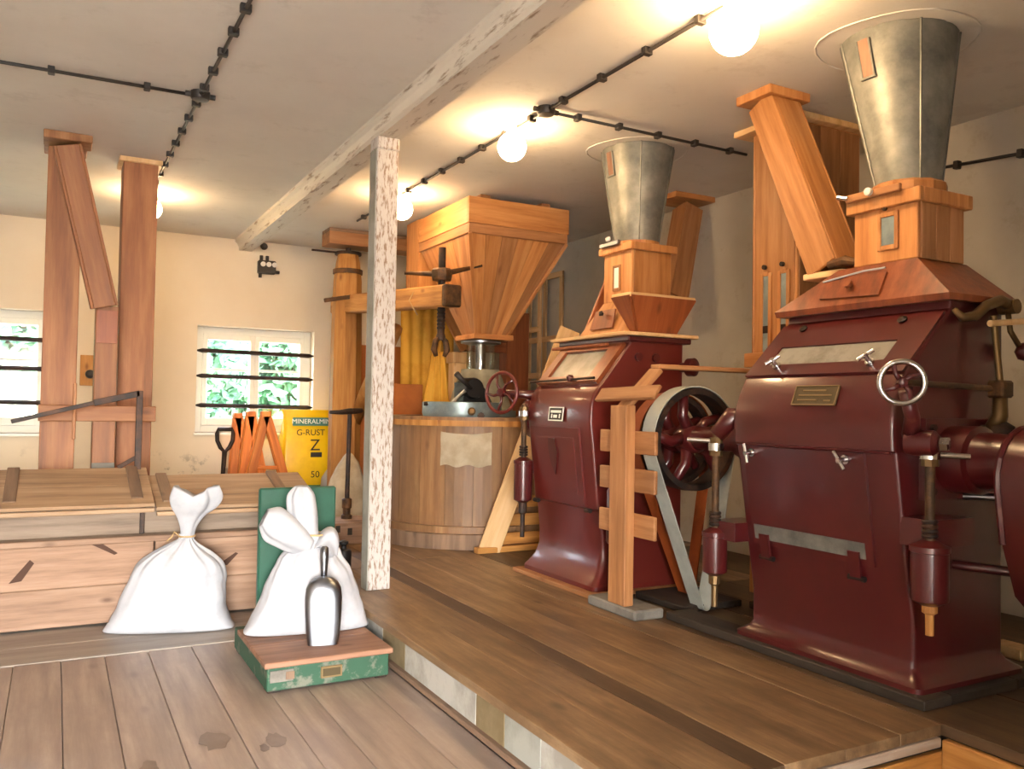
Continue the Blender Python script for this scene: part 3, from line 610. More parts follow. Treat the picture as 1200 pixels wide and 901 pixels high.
obj('near_spring', lathe([(.05, .6), (.06, .62), (.06, .95), (.04, .98), (.03, 1.2)], (3.3, yn-.1, 0), (0, 0, 1), 14), 'maroon', sm, smooth=40)
obj('near_spring_tip', lathe([(.02, .5), (.03, .52), (.03, .6)], (3.3, yn-.1, 0), (0, 0, 1), 10), 'iron', sm)
obj('near_arm', boxvf((3.26, yn-.14, 1.0), (3.36, yn+.02, 1.08)), 'maroon', sm)
tag(box('timber_plinth', (3.1, yn-.1, ZP), (4.05, yf+.1, SZ), 'pine_dull', grain='y'), 'wooden plinth under the smaller maroon mill', 'plinth')

# ---------------- pulley, belts and guards between the mills
def pulley(name, c, R, wd, label):
    c = V(c); p = thing(name, c-V((0, 0, R)), label, 'pulley')
    ring = loft([[c+V((r_*math.cos(2*math.pi*j/40), dy, r_*math.sin(2*math.pi*j/40))) for j in range(40)] for r_, dy in ((R-.035, 0), (R, 0), (R+.004, wd/2), (R, wd), (R-.035, wd), (R-.035, 0))], False)
    obj('rim', ring, 'iron', p, smooth=40)
    obj('hub', lathe([(.07, -.02), (.085, 0), (.085, wd), (.06, wd+.03)], c, (0, 1, 0), 18), 'maroon', p, smooth=40)
    for k in range(5):
        a = 2*math.pi*k/5+.5; d = V((math.cos(a), 0, math.sin(a))); e = V((math.cos(a+.22), 0, math.sin(a+.22)))
        obj('spoke', tube([c+d*.06+V((0, wd/2, 0)), c+e*R*.5+V((0, wd/2, 0)), c+d*(R-.02)+V((0, wd/2, 0))], [.04, .035, .03], 8), 'maroon', p, smooth=True)
    return p
def belt(name, c, R, low, wd, mat, label, r2=.06, y1=None):
    """flat belt: over a pulley of radius R at c, under a small one at low"""
    c = V(c); low = V(low); d = low-c; D = math.hypot(d.x, d.z); ang = math.atan2(d.z, d.x); off = math.acos((R-r2)/D)
    pts = []; n = 26
    a0, a1 = ang+off, ang-off+2*math.pi
    for k in range(n+1): a = a0+(a1-a0)*k/n; pts.append((c.x+R*math.cos(a), c.z+R*math.sin(a), a))
    a0, a1 = ang-off, ang+off
    for k in range(9): a = a0+(a1-a0)*k/8; pts.append((low.x+r2*math.cos(a), low.z+r2*math.sin(a), a))
    rings = [[V((x, c.y, z)), V((x, c.y+wd, z)), V((x+.006*math.cos(a), c.y+wd, z+.006*math.sin(a))), V((x+.006*math.cos(a), c.y, z+.006*math.sin(a)))] for x, z, a in pts]
    rings.append(rings[0]); return tag(obj(name, loft(rings, False), mat, smooth=40), label, 'belt')
PC = PY(817, 515, 4.0)
pulley('belt_pulley', PC, .315, .13, 'dark spoked belt pulley between the two maroon mills')
belt('drive_belt', PC+V((0, .005, 0)), .322, (3.56, 0, ZP+.045), .12, 'grey_belt', 'pale grey flat belt running over the spoked pulley', .025)
PC2 = V((PC.x+.12, 4.33, 1.3))
pulley('belt_pulley', PC2, .3, .11, 'second belt pulley behind the grey belt at the smaller mill')
belt('drive_belt', PC2+V((0, .005, 0)), .307, (3.72, 0, ZP+.045), .1, 'orange_belt', 'orange leather belt in a narrow V behind the grey belt', .025)
tag(obj('mill_shaft', cyl((PC2.x, 4.3, 1.3), (PC2.x, 4.74, 1.3), .04, 14), 'iron'), 'iron shaft between the smaller mill and its pulley', 'shaft')
gd = thing('belt_guard', (3.15, 4.25, ZP), 'pine belt guard with one post and short slats on a stone block', 'guard')
box('guard_post', (3.03, 4.14, ZP+.06), (3.10, 4.31, 1.52), 'pine_dull', gd)
for z in (1.30, 1.07, .80): box('guard_slat', (3.10, 3.95, z-.075), (3.125, 4.52, z+.065), 'pine_dull', gd, grain='y')
beam('guard_top_slat', (3.09, 4.52, 1.585), (3.09, 3.92, 1.60), .10, .025, 'pine_dull', gd, ref=(.6, 0, .8))
beam('guard_brace', (3.06, 4.22, 1.50), (3.30, 4.2, 1.745), .12, .03, 'pine_dull', gd, ref=(0, 1, 0))
tag(beam('guard_rail', (3.29, 4.2, 1.765), (4.215, 4.2, 1.765), .10, .03, 'pine_dull', ref=(0, 1, 0)), 'horizontal pine rail from the belt guard to the tall pine trunk', 'rail')
tag(box('stone_block', (3.02, 4.02, ZP), (3.24, 4.52, ZP+.06), 'concrete', e=.01), 'grey block carrying the post of the belt guard', 'block')
tag(box('floor_timber', (3.42, 4.06, ZP), (3.9, 4.55, ZP+.04), 'dark_timber', grain='y'), 'dark timber framing the belt slot in the floor', 'timber')
g2 = thing('leaning_guard', (3.4, 6.3, ZP), 'long pale board with short slats leaning behind the smaller mill', 'guard')
q0 = PZ(573, 645, ZP+.02)
q1 = PY(668, 386, q0.y-.2)
beam('guard_board', q0, q1, .19, .025, 'fresh_wood', g2, ref=(1, -.25, 0))
for z in (.36, .52, .68): 
    t = (z-q0.z)/(q1.z-q0.z); p = lerp(q0, q1, t); box('guard_slat', (p.x+.02, p.y+.01, z-.05), (p.x+.48-.2*t, p.y+.035, z+.05), 'oak', g2, grain='x')
box('guard_foot', (q0.x-.12, q0.y-.03, ZP), (q0.x+.5, q0.y+.05, ZP+.05), 'oak', g2, grain='x')

# ================================================================== WOODEN TRUNKS AND CHUTES
def trunk(name, x0, x1, y0, y1, z0, z1, mat, label, cap=True, capmat=None, group=None):
    """square wooden duct made of four boards"""
    r = thing(name, ((x0+x1)/2, (y0+y1)/2, z0), label, 'wooden duct', group); t = .022
    box('duct_board', (x0, y0, z0), (x1, y0+t, z1), mat, r); box('duct_board', (x0, y1-t, z0), (x1, y1, z1), mat, r)
    box('duct_board', (x0, y0+t, z0), (x0+t, y1-t, z1), mat, r); box('duct_board', (x1-t, y0+t, z0), (x1, y1-t, z1), mat, r)
    if cap: box('ceiling_collar', (x0-.03, y0-.03, z1-.02), (x1+.03, y1+.03, ZC), capmat or mat, r)
    return r
def slant(name, p0, p1, wd, dp, mat, label, ref=(1, 0, 0)):
    p0, p1 = V(p0), V(p1); r = thing(name, p0, label, 'wooden chute'); M = frame(p0, p1-p0, ref); X, Y_ = M.col[0].xyz, M.col[1].xyz; t = .02
    for s in (-1, 1):
        o = X*s*(wd/2-t/2); beam('chute_board', p0+o, p1+o, t, dp, mat, r, ref=ref)
        o = Y_*s*(dp/2-t/2); beam('chute_board', p0+o, p1+o, wd-2*t, t, mat, r, ref=ref)
    return r
tA = trunk('elevator_trunk', -.10, .135, 7.22, 7.5, .0, 3.44, 'trunk_wood', 'dark brown square wooden trunk carrying the slanted chute')
tC = trunk('elevator_trunk', .43, .69, 7.42, 7.7, .0, 3.44, 'trunk_wood', 'lighter square wooden trunk rising behind the bent iron bar', capmat='fresh_wood')
tB = trunk('elevator_trunk', .2515, .4085, 7.12, 7.36, .0, 2.215, 'trunk_wood', 'short square trunk where the slanted chute ends', cap=False)
box('patch_board', (.2565, 7.112, 1.93), (.4035, 7.12, 2.18), 'red_wood', tB, e=.002); box('metal_shoe', (.2515, 7.11, .86), (.4085, 7.12, 1.02), 'concrete', tB, e=.002)
sc_ = slant('slanted_chute', PY(122, 360, 7.155), PY(79, 172, 7.06), .19, .19, 'trunk_wood', 'slanted wooden chute from the ceiling down to the short trunk')
box('chute_collar', (-.13, 6.96, 3.40), (.19, 7.2, ZC), 'pine_dull', sc_)
br = PY(86, 482, 7.2)
tag(box('brace_board', (-.11, 7.09, 1.335), (.69, 7.112, 1.455), 'trunk_wood', grain='x'), 'horizontal brace board across the brown trunks', 'board')
tag(box('wooden_peg', (.113, 7.06, 1.2), (.138, 7.089, 1.62), 'trunk_wood'), 'thin upright wooden peg fixed to the brace board', 'peg')
ib = [PY(13, 494, 6.72), PY(60, 483, 6.72), PY(110, 472, 6.72), PY(164, 461, 6.72)]
iron = thing('iron_bar', PY(161, 553, 6.72), 'bent black iron bar standing on the lid of the flour chest', 'iron bar')
for nm, a, b, wd in (('bar_arm', ib[0], ib[2], .03), ('bar_arm', ib[2], ib[3], .046)): beam(nm, a, b, .014, wd, 'iron', iron, ref=(0, 1, 0))
beam('bar_upright', ib[3]+V((0, 0, .02)), PY(161, 553, 6.72), .045, .014, 'iron', iron, ref=(1, 0, 0))
beam('bar_foot', PY(161, 535, 6.72), PY(138, 548, 6.76), .03, .012, 'iron', iron, ref=(0, 0, 1))
# right-hand elevator and chute
tR = trunk('elevator_trunk', 4.25, 4.83, 3.95, 4.36, ZP, 3.44, 'pine', 'tall pine trunk with two glass slots behind the mills', cap=False)
box('ceiling_collar', (4.16, 3.88, 3.42), (4.9, 4.46, ZC), 'fresh_wood', tR, grain='y')
for k in range(3): box('side_board', (4.26+.19*k, 3.938, ZP), (4.445+.19*k, 3.952, 3.41), 'pine_dull', tR, e=.003)
for y in (4.22, 4.06):
    box('slot_glass', (4.243, y-.025, 1.87), (4.248, y+.025, 2.42), 'zinc_blue', tR, e=.001)
    for s in (-1, 1): box('slot_frame', (4.236, y+s*.038-.013, 1.83), (4.25, y+s*.038+.013, 2.44), 'pine', tR, e=.002)
    box('slot_frame', (4.236, y-.025, 2.42), (4.25, y+.025, 2.45), 'pine', tR, e=.002)
    obj('slot_latch', lathe([(.016, 0), (.016, .02)], (4.236, y, 2.48), (-1, 0, 0), 10), 'iron', tR)
    box('slot_slide', (4.24, y-.024, 2.03), (4.246, y+.024, 2.08), 'iron', tR, e=.001)
box('lower_cleat', (4.22, 3.93, 1.80), (4.25, 4.40, 1.9), 'pine', tR, grain='y')
ch = slant('slanted_chute', (3.82, 3.27, 2.29), (3.87, 3.80, 3.40), .24, .2, 'pine', 'slanted pine chute from the ceiling to the large mill hood', ref=(1, 0, 0))
box('chute_collar', (3.70, 3.66, 3.405), (4.04, 3.95, ZC), 'pine', ch); box('chute_foot', (3.70, 3.13, 2.24), (3.95, 3.40, 2.275), 'fresh_wood', ch, grain='y')
obj('foot_latch', tube([(3.68, 3.2, 2.30), (3.69, 3.1, 2.31), (3.70, 3.02, 2.29)], [.02, .03, .015], 8), 'rust_iron', ch)
# slanted duct behind the smaller mill
sd2 = slant('slanted_chute', PY(788, 352, 5.85), PY(806, 246, 6.05), .2, .2, 'pine_dull', 'slanted wooden duct behind the cone of the smaller mill', ref=(1, 0, 0))
cc = PY(806, 238, 6.05)
box('chute_collar', (cc.x-.26, 5.9, ZC-.05), (cc.x+.2, 6.25, ZC), 'pine', sd2, grain='x')
lg = PY(692, 388, 5.6)
tag(beam('prop_board', (3.62, 5.5, top+.06), PY(718, 318, 5.5), .07, .03, 'red_wood', ref=(1, 0, 0)), 'slanted red-brown prop beside the smaller feed box', 'prop')

# ================================================================== FLOUR CHEST
ct = thing('flour_chest', (.3, 6.5, 0), 'long weathered wooden flour chest with slanted hinged lids', 'chest')
yc = 6.22; XE = 1.72
hts = [.02, .27, .545]
for (xa, xb_) in ((-2.2, -.9), (-.895, .62), (.625, XE)):
    for a, b in zip(hts[:-1], hts[1:]): box('front_plank', (xa, yc, a), (xb_-.004, yc+.03, b-.0015), 'chest_wood', ct, grain='x')
box('top_rail', (-2.2, yc-.025, .545), (XE, yc+.03, .585), 'chest_wood', ct, grain='x')
for xa, xb_ in ((-2.2, .55), (.56, XE)): box('recessed_plank', (xa, yc+.1, .585), (xb_, yc+.13, .775), 'chest_grey', ct, grain='x')
box('chest_floor', (-2.2, yc+.03, .03), (XE, 6.85, .06), 'chest_grey', ct, grain='x')
box('inner_shelf', (-2.2, yc+.03, .545), (XE, yc+.13, .585), 'chest_grey', ct, grain='x')
box('rear_plank', (-2.2, 6.8, .0), (XE, 6.83, .93), 'chest_grey', ct, grain='x')
for xx in (-2.2, XE-.03): box('end_plank', (xx, yc+.03, .0), (xx+.03, 6.8, .545), 'chest_grey', ct, grain='y')
def notch(pts):  # thin dark pieces colour in the shadow of the finger slots
    obj('grip_notch_shade', prism([PY(u, v_, yc-.001) for u, v_ in pts], (0, -.004, 0)), 'notch_shade_brown', ct)
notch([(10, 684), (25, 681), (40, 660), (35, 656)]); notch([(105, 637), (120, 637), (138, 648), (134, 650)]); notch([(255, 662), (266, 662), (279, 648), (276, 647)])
def lid(xa, xb_, zf, zb, y0, y1, cleats, mat):
    ym, zm = (y0+y1)/2, (zf+zb)/2
    quadplank('lid_plank', (xa, ym-.003, zm), (xa, y0, zf), (xb_, y0, zf), (xb_, ym-.003, zm), .022, mat, ct)
    quadplank('lid_plank', (xa, y1, zb), (xa, ym+.003, zm+.001), (xb_, ym+.003, zm+.001), (xb_, y1, zb), .022, mat, ct)
    box('lid_edge', (xa, y0-.03, zf-.035), (xb_, y0+.01, zf-.006), mat, ct, grain='x')
    for c in cleats:
        d = V((0, y1-y0, zb-zf)).normalized(); n = V((0, -d.z, d.y))
        beam('lid_cleat', V((c, y0+.06, zf))+d*.04+n*.034, V((c, y1, zb))-d*.01+n*.034, .075, .022, 'cleat_wood', ct, ref=(1, 0, 0))
lid(-2.15, .60, .795, .985, 6.08, 6.76, (-1.6, -.24, .50), 'lid_wood')
lid(.615, XE, .765, .925, 6.10, 6.76, (.70, 1.5), 'lid_wood')
box('lid_post', (.53, yc+.085, .585), (.56, yc+.1, .76), 'iron', ct)

# ================================================================== SACKS, SCALE, SCOOP, WEIGHT
def folds(a, n, amp, ph): return 1+amp*math.sin(n*a+ph)+amp*.6*math.sin((2*n-3)*a+1.7*ph)+amp*.4*math.sin((n-4)*a+.6*ph)
def catmull(keys, n):
    out = []; m_ = len(keys)-1
    for i in range(n+1):
        t = i/n*m_; k = min(int(t), m_-1); f = t-k; p = [keys[max(0, min(m_, k+q))] for q in (-1, 0, 1, 2)]
        out.append(tuple(.5*(2*b+(c-a)*f+(2*a-5*b+4*c-d)*f*f+(3*b-a-3*c+d)*f**3) for a, b, c, d in zip(*p)))
    return out
def sack_body(base, ax, ay, rings, seg=96, seed=0):
    """rings: z, lateral offset, half width, half depth, squareness, fold amplitude"""
    out = []
    for z, off, hwid, hd, sq, fa in catmull(rings, 44):
        R_ = []
        for j in range(seg):
            a = 2*math.pi*j/seg; c, s = math.cos(a), math.sin(a); k = folds(a, 11, max(fa, 0), seed)
            x_ = math.copysign(abs(c)**sq, c)*hwid*k; y_ = math.copysign(abs(s)**sq, s)*hd*k
            p = V(base)+ax*(off+x_)+ay*y_+V((0, 0, max(z, 0)))
            nn = (noise.noise(V((p.x*4, p.y*4, p.z*7))+V((seed, 0, 0)))*.016+noise.noise(V((p.x*11, p.y*11, p.z*16))+V((seed, 3, 0)))*.007)*min(1, max(0, z-.01)*12)
            p += (ax*c+ay*s)*nn; R_.append(p)
        out.append(R_)
    return out
def flare(path, axes, seg=60, amp=.1, notch=.05, seed=1):
    """gathered cloth mouth: path of (centre, half width, half depth); axes = width, depth"""
    out = []; keys = [tuple(p)+(w_, d_) for p, w_, d_ in path]; n = 16; ks = catmull(keys, n); up = (V(path[-1][0])-V(path[-2][0])).normalized()
    for i, (x_, y_, z_, w_, d_) in enumerate(ks):
        t = i/n; R_ = []
        for j in range(seg):
            a = 2*math.pi*j/seg; k = folds(a, 5, amp*(.25+t), seed+t*.8)
            p = V((x_, y_, z_))+axes[0]*(w_*math.cos(a)*k)+axes[1]*(d_*math.sin(a)*k)
            R_.append(p+up*(notch*(abs(math.cos(a))-.6)*t**3*2))
        out.append(R_)
    c = V(path[-1][0])-up*.05                        # the mouth closes inwards
    out.append([lerp(p, c, .35)-up*.03 for p in out[-1]]); out.append([lerp(p, c, .75)-up*.05 for p in out[-2]])
    return loft(out)
def sack(label, base, ax, rings, flares, tie_z, tie_off, s, seed):
    ax = V(ax).normalized(); ay = V((-ax.y, ax.x, 0)); base = V(base)
    r = thing('flour_sack', base, label, 'sack', 'tied white flour sacks')
    obj('sack_body', loft(sack_body(base, ax, ay, rings, seed=seed)), 'sack_cloth', r, smooth=True)
    for path, wdir, notch in flares:
        P = [(base+ax*p[0]+ay*p[1]+V((0, 0, p[2])), w_, d_) for p, w_, d_ in path]
        wd_ = (ax*wdir[0]+V((0, 0, wdir[1]))).normalized()
        obj('sack_neck', flare(P, (wd_, ay), notch=notch, seed=seed), 'sack_cloth', r, smooth=True)
    c = base+ax*tie_off[0]+ay*tie_off[1]+V((0, 0, tie_z))
    k = obj('tie_string', tube([c+ax*(s*1.05*math.cos(a))+ay*(s*1.0*math.sin(a)) for a in [2*math.pi*i/16 for i in range(16)]], .006, 6, True), 'string', r)
    obj('string_end', tube([c-ax*s, c-ax*(s+.03)-ay*.02+V((0, 0, .03)), c-ax*(s+.04)-ay*.02+V((0, 0, .0)), c-ax*(s+.07)-ay*.03+V((0, 0, -.03))], .005, 6), 'string', k)
    return r
S1 = PZ(202, 742, .005); S1 = V((S1.x, S1.y+.13, .005))
m = 1/180
rg = [(0, 0, .40, .12, .75, 0), (.012, 0, .405, .15, .72, 0), (.05, .0, .385, .17, .75, 0), (.14, .01, .345, .18, .8, .004), (.26, .03, .315, .17, .8, .008), (.36, .045, .295, .16, .82, .012), (.43, .055, .262, .145, .85, .028), (.49, .06, .19, .125, .95, .055), (.545, .075, .10, .085, 1, .085), (.58, .085, .052, .05, 1, .08), (.60, .09, .045, .042, 1, .08), (.62, .09, .05, .045, 1, .06)]
lb = [([((.09, 0, .595), .044, .042), ((.095, 0, .66), .05, .045), ((.105, 0, .735), .085, .055), ((.125, -.02, .79), .135, .065), ((.135, -.03, .85), .155, .07), ((.135, -.03, .915), .13, .06)], (1, 0), .035)]
sack('white flour sack tied at the neck standing before the chest', S1, (.955, -.29, 0), rg, lb, .605, (.09, 0), .048, 1)
box_z = .165
S2 = V((1.345, 4.98, box_z+.003))
rg = [(0, .0, .355, .12, .75, 0), (.012, 0, .36, .14, .72, 0), (.06, .005, .34, .165, .75, 0), (.16, .02, .30, .17, .8, .006), (.28, .02, .26, .165, .85, .01), (.36, .015, .225, .155, .9, .02), (.43, .01, .185, .135, .95, .035), (.48, .02, .14, .11, 1, .05), (.515, .0, .08, .075, 1, .06), (.535, -.01, .06, .055, 1, .06)]
lb = [([((.02, -.02, .50), .06, .05), ((-.02, -.03, .57), .07, .06), ((-.04, -.03, .66), .085, .065), ((-.05, -.02, .75), .085, .06), ((-.05, -.01, .80), .075, .05), ((-.05, -.01, .845), .035, .025)], (1, 0), .0),
      ([((.0, -.05, .49), .05, .05), ((-.08, -.07, .54), .085, .07), ((-.16, -.08, .60), .10, .075), ((-.22, -.07, .64), .10, .065), ((-.27, -.05, .67), .05, .03)], (.45, .9), .0),
      ([((.0, -.03, .47), .05, .06), ((.05, -.05, .53), .07, .08), ((.095, -.05, .53), .08, .09), ((.13, -.03, .47), .075, .085), ((.14, -.0, .38), .05, .05)], (.5, .8), .0)]
sack('white flour sack standing on the green platform scale', S2, (.99, -.1, 0), rg, lb, .56, (.03, -.03), .07, 5)
# platform scale
psc = thing('platform_scale', (1.33, 4.75, 0), 'old green platform scale with worn wooden top and green back panel', 'scale')
box('base_frame', (.995, 4.43, .01), (1.655, 5.32, .135), 'green_worn', psc)
for k in range(2): box('top_board', (.975, 4.40+.37*k, .135), (1.67, 4.767+.37*k, .165), 'brown_board', psc, grain='x')
box('back_panel', (1.11, 5.25, .135), (1.585, 5.30, .975), 'green_paint', psc, e=.01)
box('panel_foot', (1.1, 5.20, .135), (1.6, 5.32, .16), 'green_paint', psc)
box('steel_plate', (1.01, 4.424, .055), (1.13, 4.431, .115), 'concrete', psc, e=.001); box('rust_plate', (1.09, 4.42, .065), (1.135, 4.425, .105), 'cleat_wood', psc, e=.001)
pz_ = box('brass_plaque', (1.275, 4.42, .045), (1.39, 4.431, .105), 'plaque_edge', psc, e=.002); box('plaque_face', (1.285, 4.417, .055), (1.38, 4.421, .095), 'plaque', pz_, e=.001)
for xx in (1.0, 1.58): box('scale_foot', (xx, 4.44, 0), (xx+.07, 4.52, .012), 'iron', psc); box('scale_foot', (xx, 5.2, 0), (xx+.07, 5.28, .012), 'iron', psc)
# aluminium scoop leaning upside down on the sack
sc0 = PZ(378, 753, box_z+.002); ax = V((.97, -.24, 0)).normalized(); ay = V((.24, .97, 0)).normalized()
scp = thing('flour_scoop', sc0, 'aluminium flour scoop standing on its mouth against the sack', 'scoop')
def scring(z, wv, dv, lean, sq=.6):
    pts = []
    for j in range(24):
        a = 2*math.pi*j/24; c, s = math.cos(a), math.sin(a)
        pts.append(sc0+ax*(math.copysign(abs(c)**sq, c)*wv)+ay*(math.copysign(abs(s)**sq, s)*dv+lean)+V((0, 0, z)))
    return pts
obj('scoop_body', loft([scring(0, .083, .06, .0, .35), scring(.06, .093, .062, .004, .38), scring(.16, .1, .064, .01, .42), scring(.25, .103, .062, .016, .5), scring(.30, .097, .056, .02, .6), scring(.335, .078, .046, .023, .7), scring(.355, .05, .034, .025, .9), scring(.365, .022, .02, .026, 1)]), 'aluminium', scp, smooth=60)
obj('scoop_handle', tube([sc0+ay*(.026)+V((0, 0, .36)), sc0+ay*.027+V((0, 0, .40)), sc0+ay*.03+V((0, 0, .46)), sc0+ay*.034+V((0, 0, .52)), sc0+ay*.035+V((0, 0, .53))], [.017, .02, .024, .024, .012], 12), 'aluminium', scp, smooth=True)
# cast iron weight
wp = PZ(405, 666, ZP); wp = V((wp.x, wp.y+.06, ZP))
wt = thing('iron_weight', wp, 'black cast iron weight with knob beside the white post', 'weight')
obj('weight_body', lathe([(.055, 0), (.06, .006), (.06, .12), (.05, .135), (.022, .14)], wp, (0, 0, 1), 24), 'black_metal', wt, smooth=40)
obj('weight_knob', lathe([(.022, .14), (.02, .165), (.036, .18), (.036, .195), (.015, .205)], wp, (0, 0, 1), 20), 'black_metal', wt, smooth=40)

# ================================================================== BACK LEFT: SPADE, STANDS, BAG
YT = 10.12
sh = PY(264, 503, YT)
spd = thing('spade', (sh.x, YT, ZP), 'dark D-handled spade leaning below the barred window', 'spade')
obj('spade_handle', tube([sh+V((-.075, 0, 0)), sh+V((-.09, 0, -.05)), sh+V((-.085, 0, -.13)), sh+V((-.05, 0, -.21)), sh+V((-.0, 0, -.26)), sh+V((.05, 0, -.21)), sh+V((.085, 0, -.13)), sh+V((.09, 0, -.05)), sh+V((.075, 0, 0))], .024, 8, True), 'iron', spd, smooth=True)
obj('spade_shaft', tube([sh+V((0, 0, -.25)), V((sh.x-.02, YT, .55))], [.03, .022], 10), 'iron', spd, smooth=True)
obj('spade_blade', prism([V((sh.x-.11, YT+.01, .55)), V((sh.x+.08, YT+.01, .55)), V((sh.x+.07, YT+.02, ZP+.04)), V((sh.x-.02, YT+.02, ZP)), V((sh.x-.11, YT+.02, ZP+.04))], (0, .006, 0)), 'iron', spd)
tr_spec = [((279, 486), (272, 575), (299, 575), 10.2, 'orange wooden trestle nearest the spade'), ((294, 484), (283, 575), (311, 575), 10.0, 'orange wooden trestle between its two neighbours'), ((312, 484), (290, 575), (338, 575), 9.75, 'widest orange wooden trestle in front of the yellow bag')]
for tp, a, b, y, lab in tr_spec:
    r = thing('wooden_trestle', PY(tp[0], 600, y), lab, 'trestle', 'orange wooden trestles'); t_ = PY(*tp, y)
    for q in (a, b):
        e = PY(*q, y); d = (e-t_); e2 = t_+d*((t_.z-ZP)/(t_.z-e.z)); beam('trestle_leg', t_, e2+V((0, .0, .0)), .095, .035, 'stand_orange', r, ref=(1, 0, 0)); beam('trestle_leg', t_+V((0, .06, 0)), e2+V((0, .12, 0)), .095, .035, 'stand_orange', r, ref=(1, 0, 0))
    box('trestle_head', (t_.x-.05, y-.03, t_.z-.04), (t_.x+.05, y+.09, t_.z+.02), 'stand_orange', r)
    p, q = lerp(t_, PY(*a, y), .7), lerp(t_, PY(*b, y), .7); beam('trestle_rung', p, q, .04, .02, 'stand_orange', r, ref=(0, 0, 1))
# yellow printed bag
B0, B1 = PY(333, 500, 10.05).x, PY(392, 500, 10.05).x
bag = thing('yellow_bag', ((B0+B1)/2, 10.12, ZP), 'bright yellow plastic bag with printed front and green bottom stripe', 'bag')
yb_ = 10.02
rings = []
for z, dw, dd in ((ZP, .0, .1), (ZP+.1, .02, .14), (ZP+.5, .02, .14), (ZP+.85, .01, .12), (ZP+1.0, 0, .07), (ZP+1.1, -.01, .03), (ZP+1.17, .01, .012)):
    rings.append(rrect(z, B0-dw, B1+dw, 10.15-dd, 10.15+dd, min(.05, dd*.8), 3))
obj('bag_body', loft(rings), 'bag_yellow', bag, smooth=50)
yq = 10.15-.14
def bagp(u0, v0, u1, v1, mat, nm, off=.004):
    a, b = PY(u0, v0, yq), PY(u1, v1, yq); return obj(nm, boxvf((a.x, yq-off, b.z), (b.x, yq-off+.003, a.z)), mat, bag)
bagp(340, 569, 388, 582, 'bag_green', 'green_stripe')
bn = bagp(343, 489, 386, 499, 'bag_teal', 'printed_band', .006)
MR = Matrix(((1, 0, 0, 0), (0, 0, -1, 0), (0, 1, 0, 0), (0, 0, 0, 1)))
def btext(s, u, v_, size, mat): 
    p = PY(u, v_, yq); lettering('bag_print', s, size, mat, Matrix.Translation((p.x, yq-.009, p.z)) @ MR, bag)
btext('MINERALMIN', 365, 494, .08, 'white_print'); btext('G-RUST', 364, 507, .1, 'ink'); btext('Z', 369, 522, .19, 'ink'); btext('50', 369, 556, .11, 'ink')
bagp(364, 530, 377, 535.5, 'ink', 'logo_bar')
# pale sacks behind the crane post
def small_sack(c, sx, sz, mat, label, seed):
    c = V(c); ax_, ay_ = V((1, 0, 0)), V((0, 1, 0))
    rg_ = [(0, 0, sx*.9, .16, .7, 0), (.02, 0, sx, .19, .7, 0), (sz*.35, 0, sx*.95, .19, .8, .01), (sz*.65, 0, sx*.8, .16, .9, .02), (sz*.85, .01, sx*.5, .11, 1, .04), (sz*.95, .01, sx*.25, .06, 1, .06), (sz, .01, sx*.1, .03, 1, .06)]
    return tag(obj('grain_sack', loft(sack_body(c, ax_, ay_, rg_, 32, seed)), mat, smooth=True), label, 'sack')
p = PY(393, 570, 9.7)
small_sack((p.x, 9.77, ZP), .17, .56, 'sack_cloth', 'white sack half hidden between yellow bag and crane post', 2)
small_sack((2.62, 8.3, ZP), .2, .75, 'grey_cloth', 'pale sack behind the iron T-handled rod', 3)

# ================================================================== MILLSTONE TUB, HOPPER, CRANE
TC = V((3.62, 7.5, ZP)); TR = .88; TH = 1.14
tub = thing('millstone_tub', TC, 'round wooden millstone tub built of upright staves', 'millstone tub')
ns = 22
def arc(r_, a0, a1, z0, z1, th, n=3):
    lo, hi = [], []
    for k in range(n+1):
        a = a0+(a1-a0)*k/n; d = V((math.cos(a), math.sin(a), 0)); lo.append(TC+d*r_); hi.append(TC+d*(r_-th))
    poly = lo+hi[::-1]; return prism([p_+V((0, 0, z0)) for p_ in poly], (0, 0, z1-z0))
for k in range(ns):
    a0, a1 = 2*math.pi*k/ns, 2*math.pi*(k+1)/ns; rr_ = TR+random.uniform(-.002, .003)
    obj('stave', arc(rr_, a0+.002, a1-.002, .18, TH-.07, .04), 'tub_wood', tub)
for k in range(8):
    a0, a1 = 2*math.pi*k/8, 2*math.pi*(k+1)/8
    obj('rim_board', arc(TR+.045, a0, a1-.003, TH-.07, TH-.02, .2, 6), 'oak', tub); obj('rim_cover', arc(TR+.025, a0, a1-.003, TH-.02, TH+.01, .2, 6), 'tub_wood', tub)
    obj('base_ring', arc(TR+.11, a0, a1-.003, 0, .13, .2, 6), 'cleat_wood', tub); obj('base_moulding', arc(TR+.05, a0, a1-.003, .13, .19, .1, 6), 'tub_wood', tub)
obj('cover_disc', lathe([(TR-.12, TH-.05), (TR-.12, TH)], TC, (0, 0, 1), 40), 'tub_wood', tub)
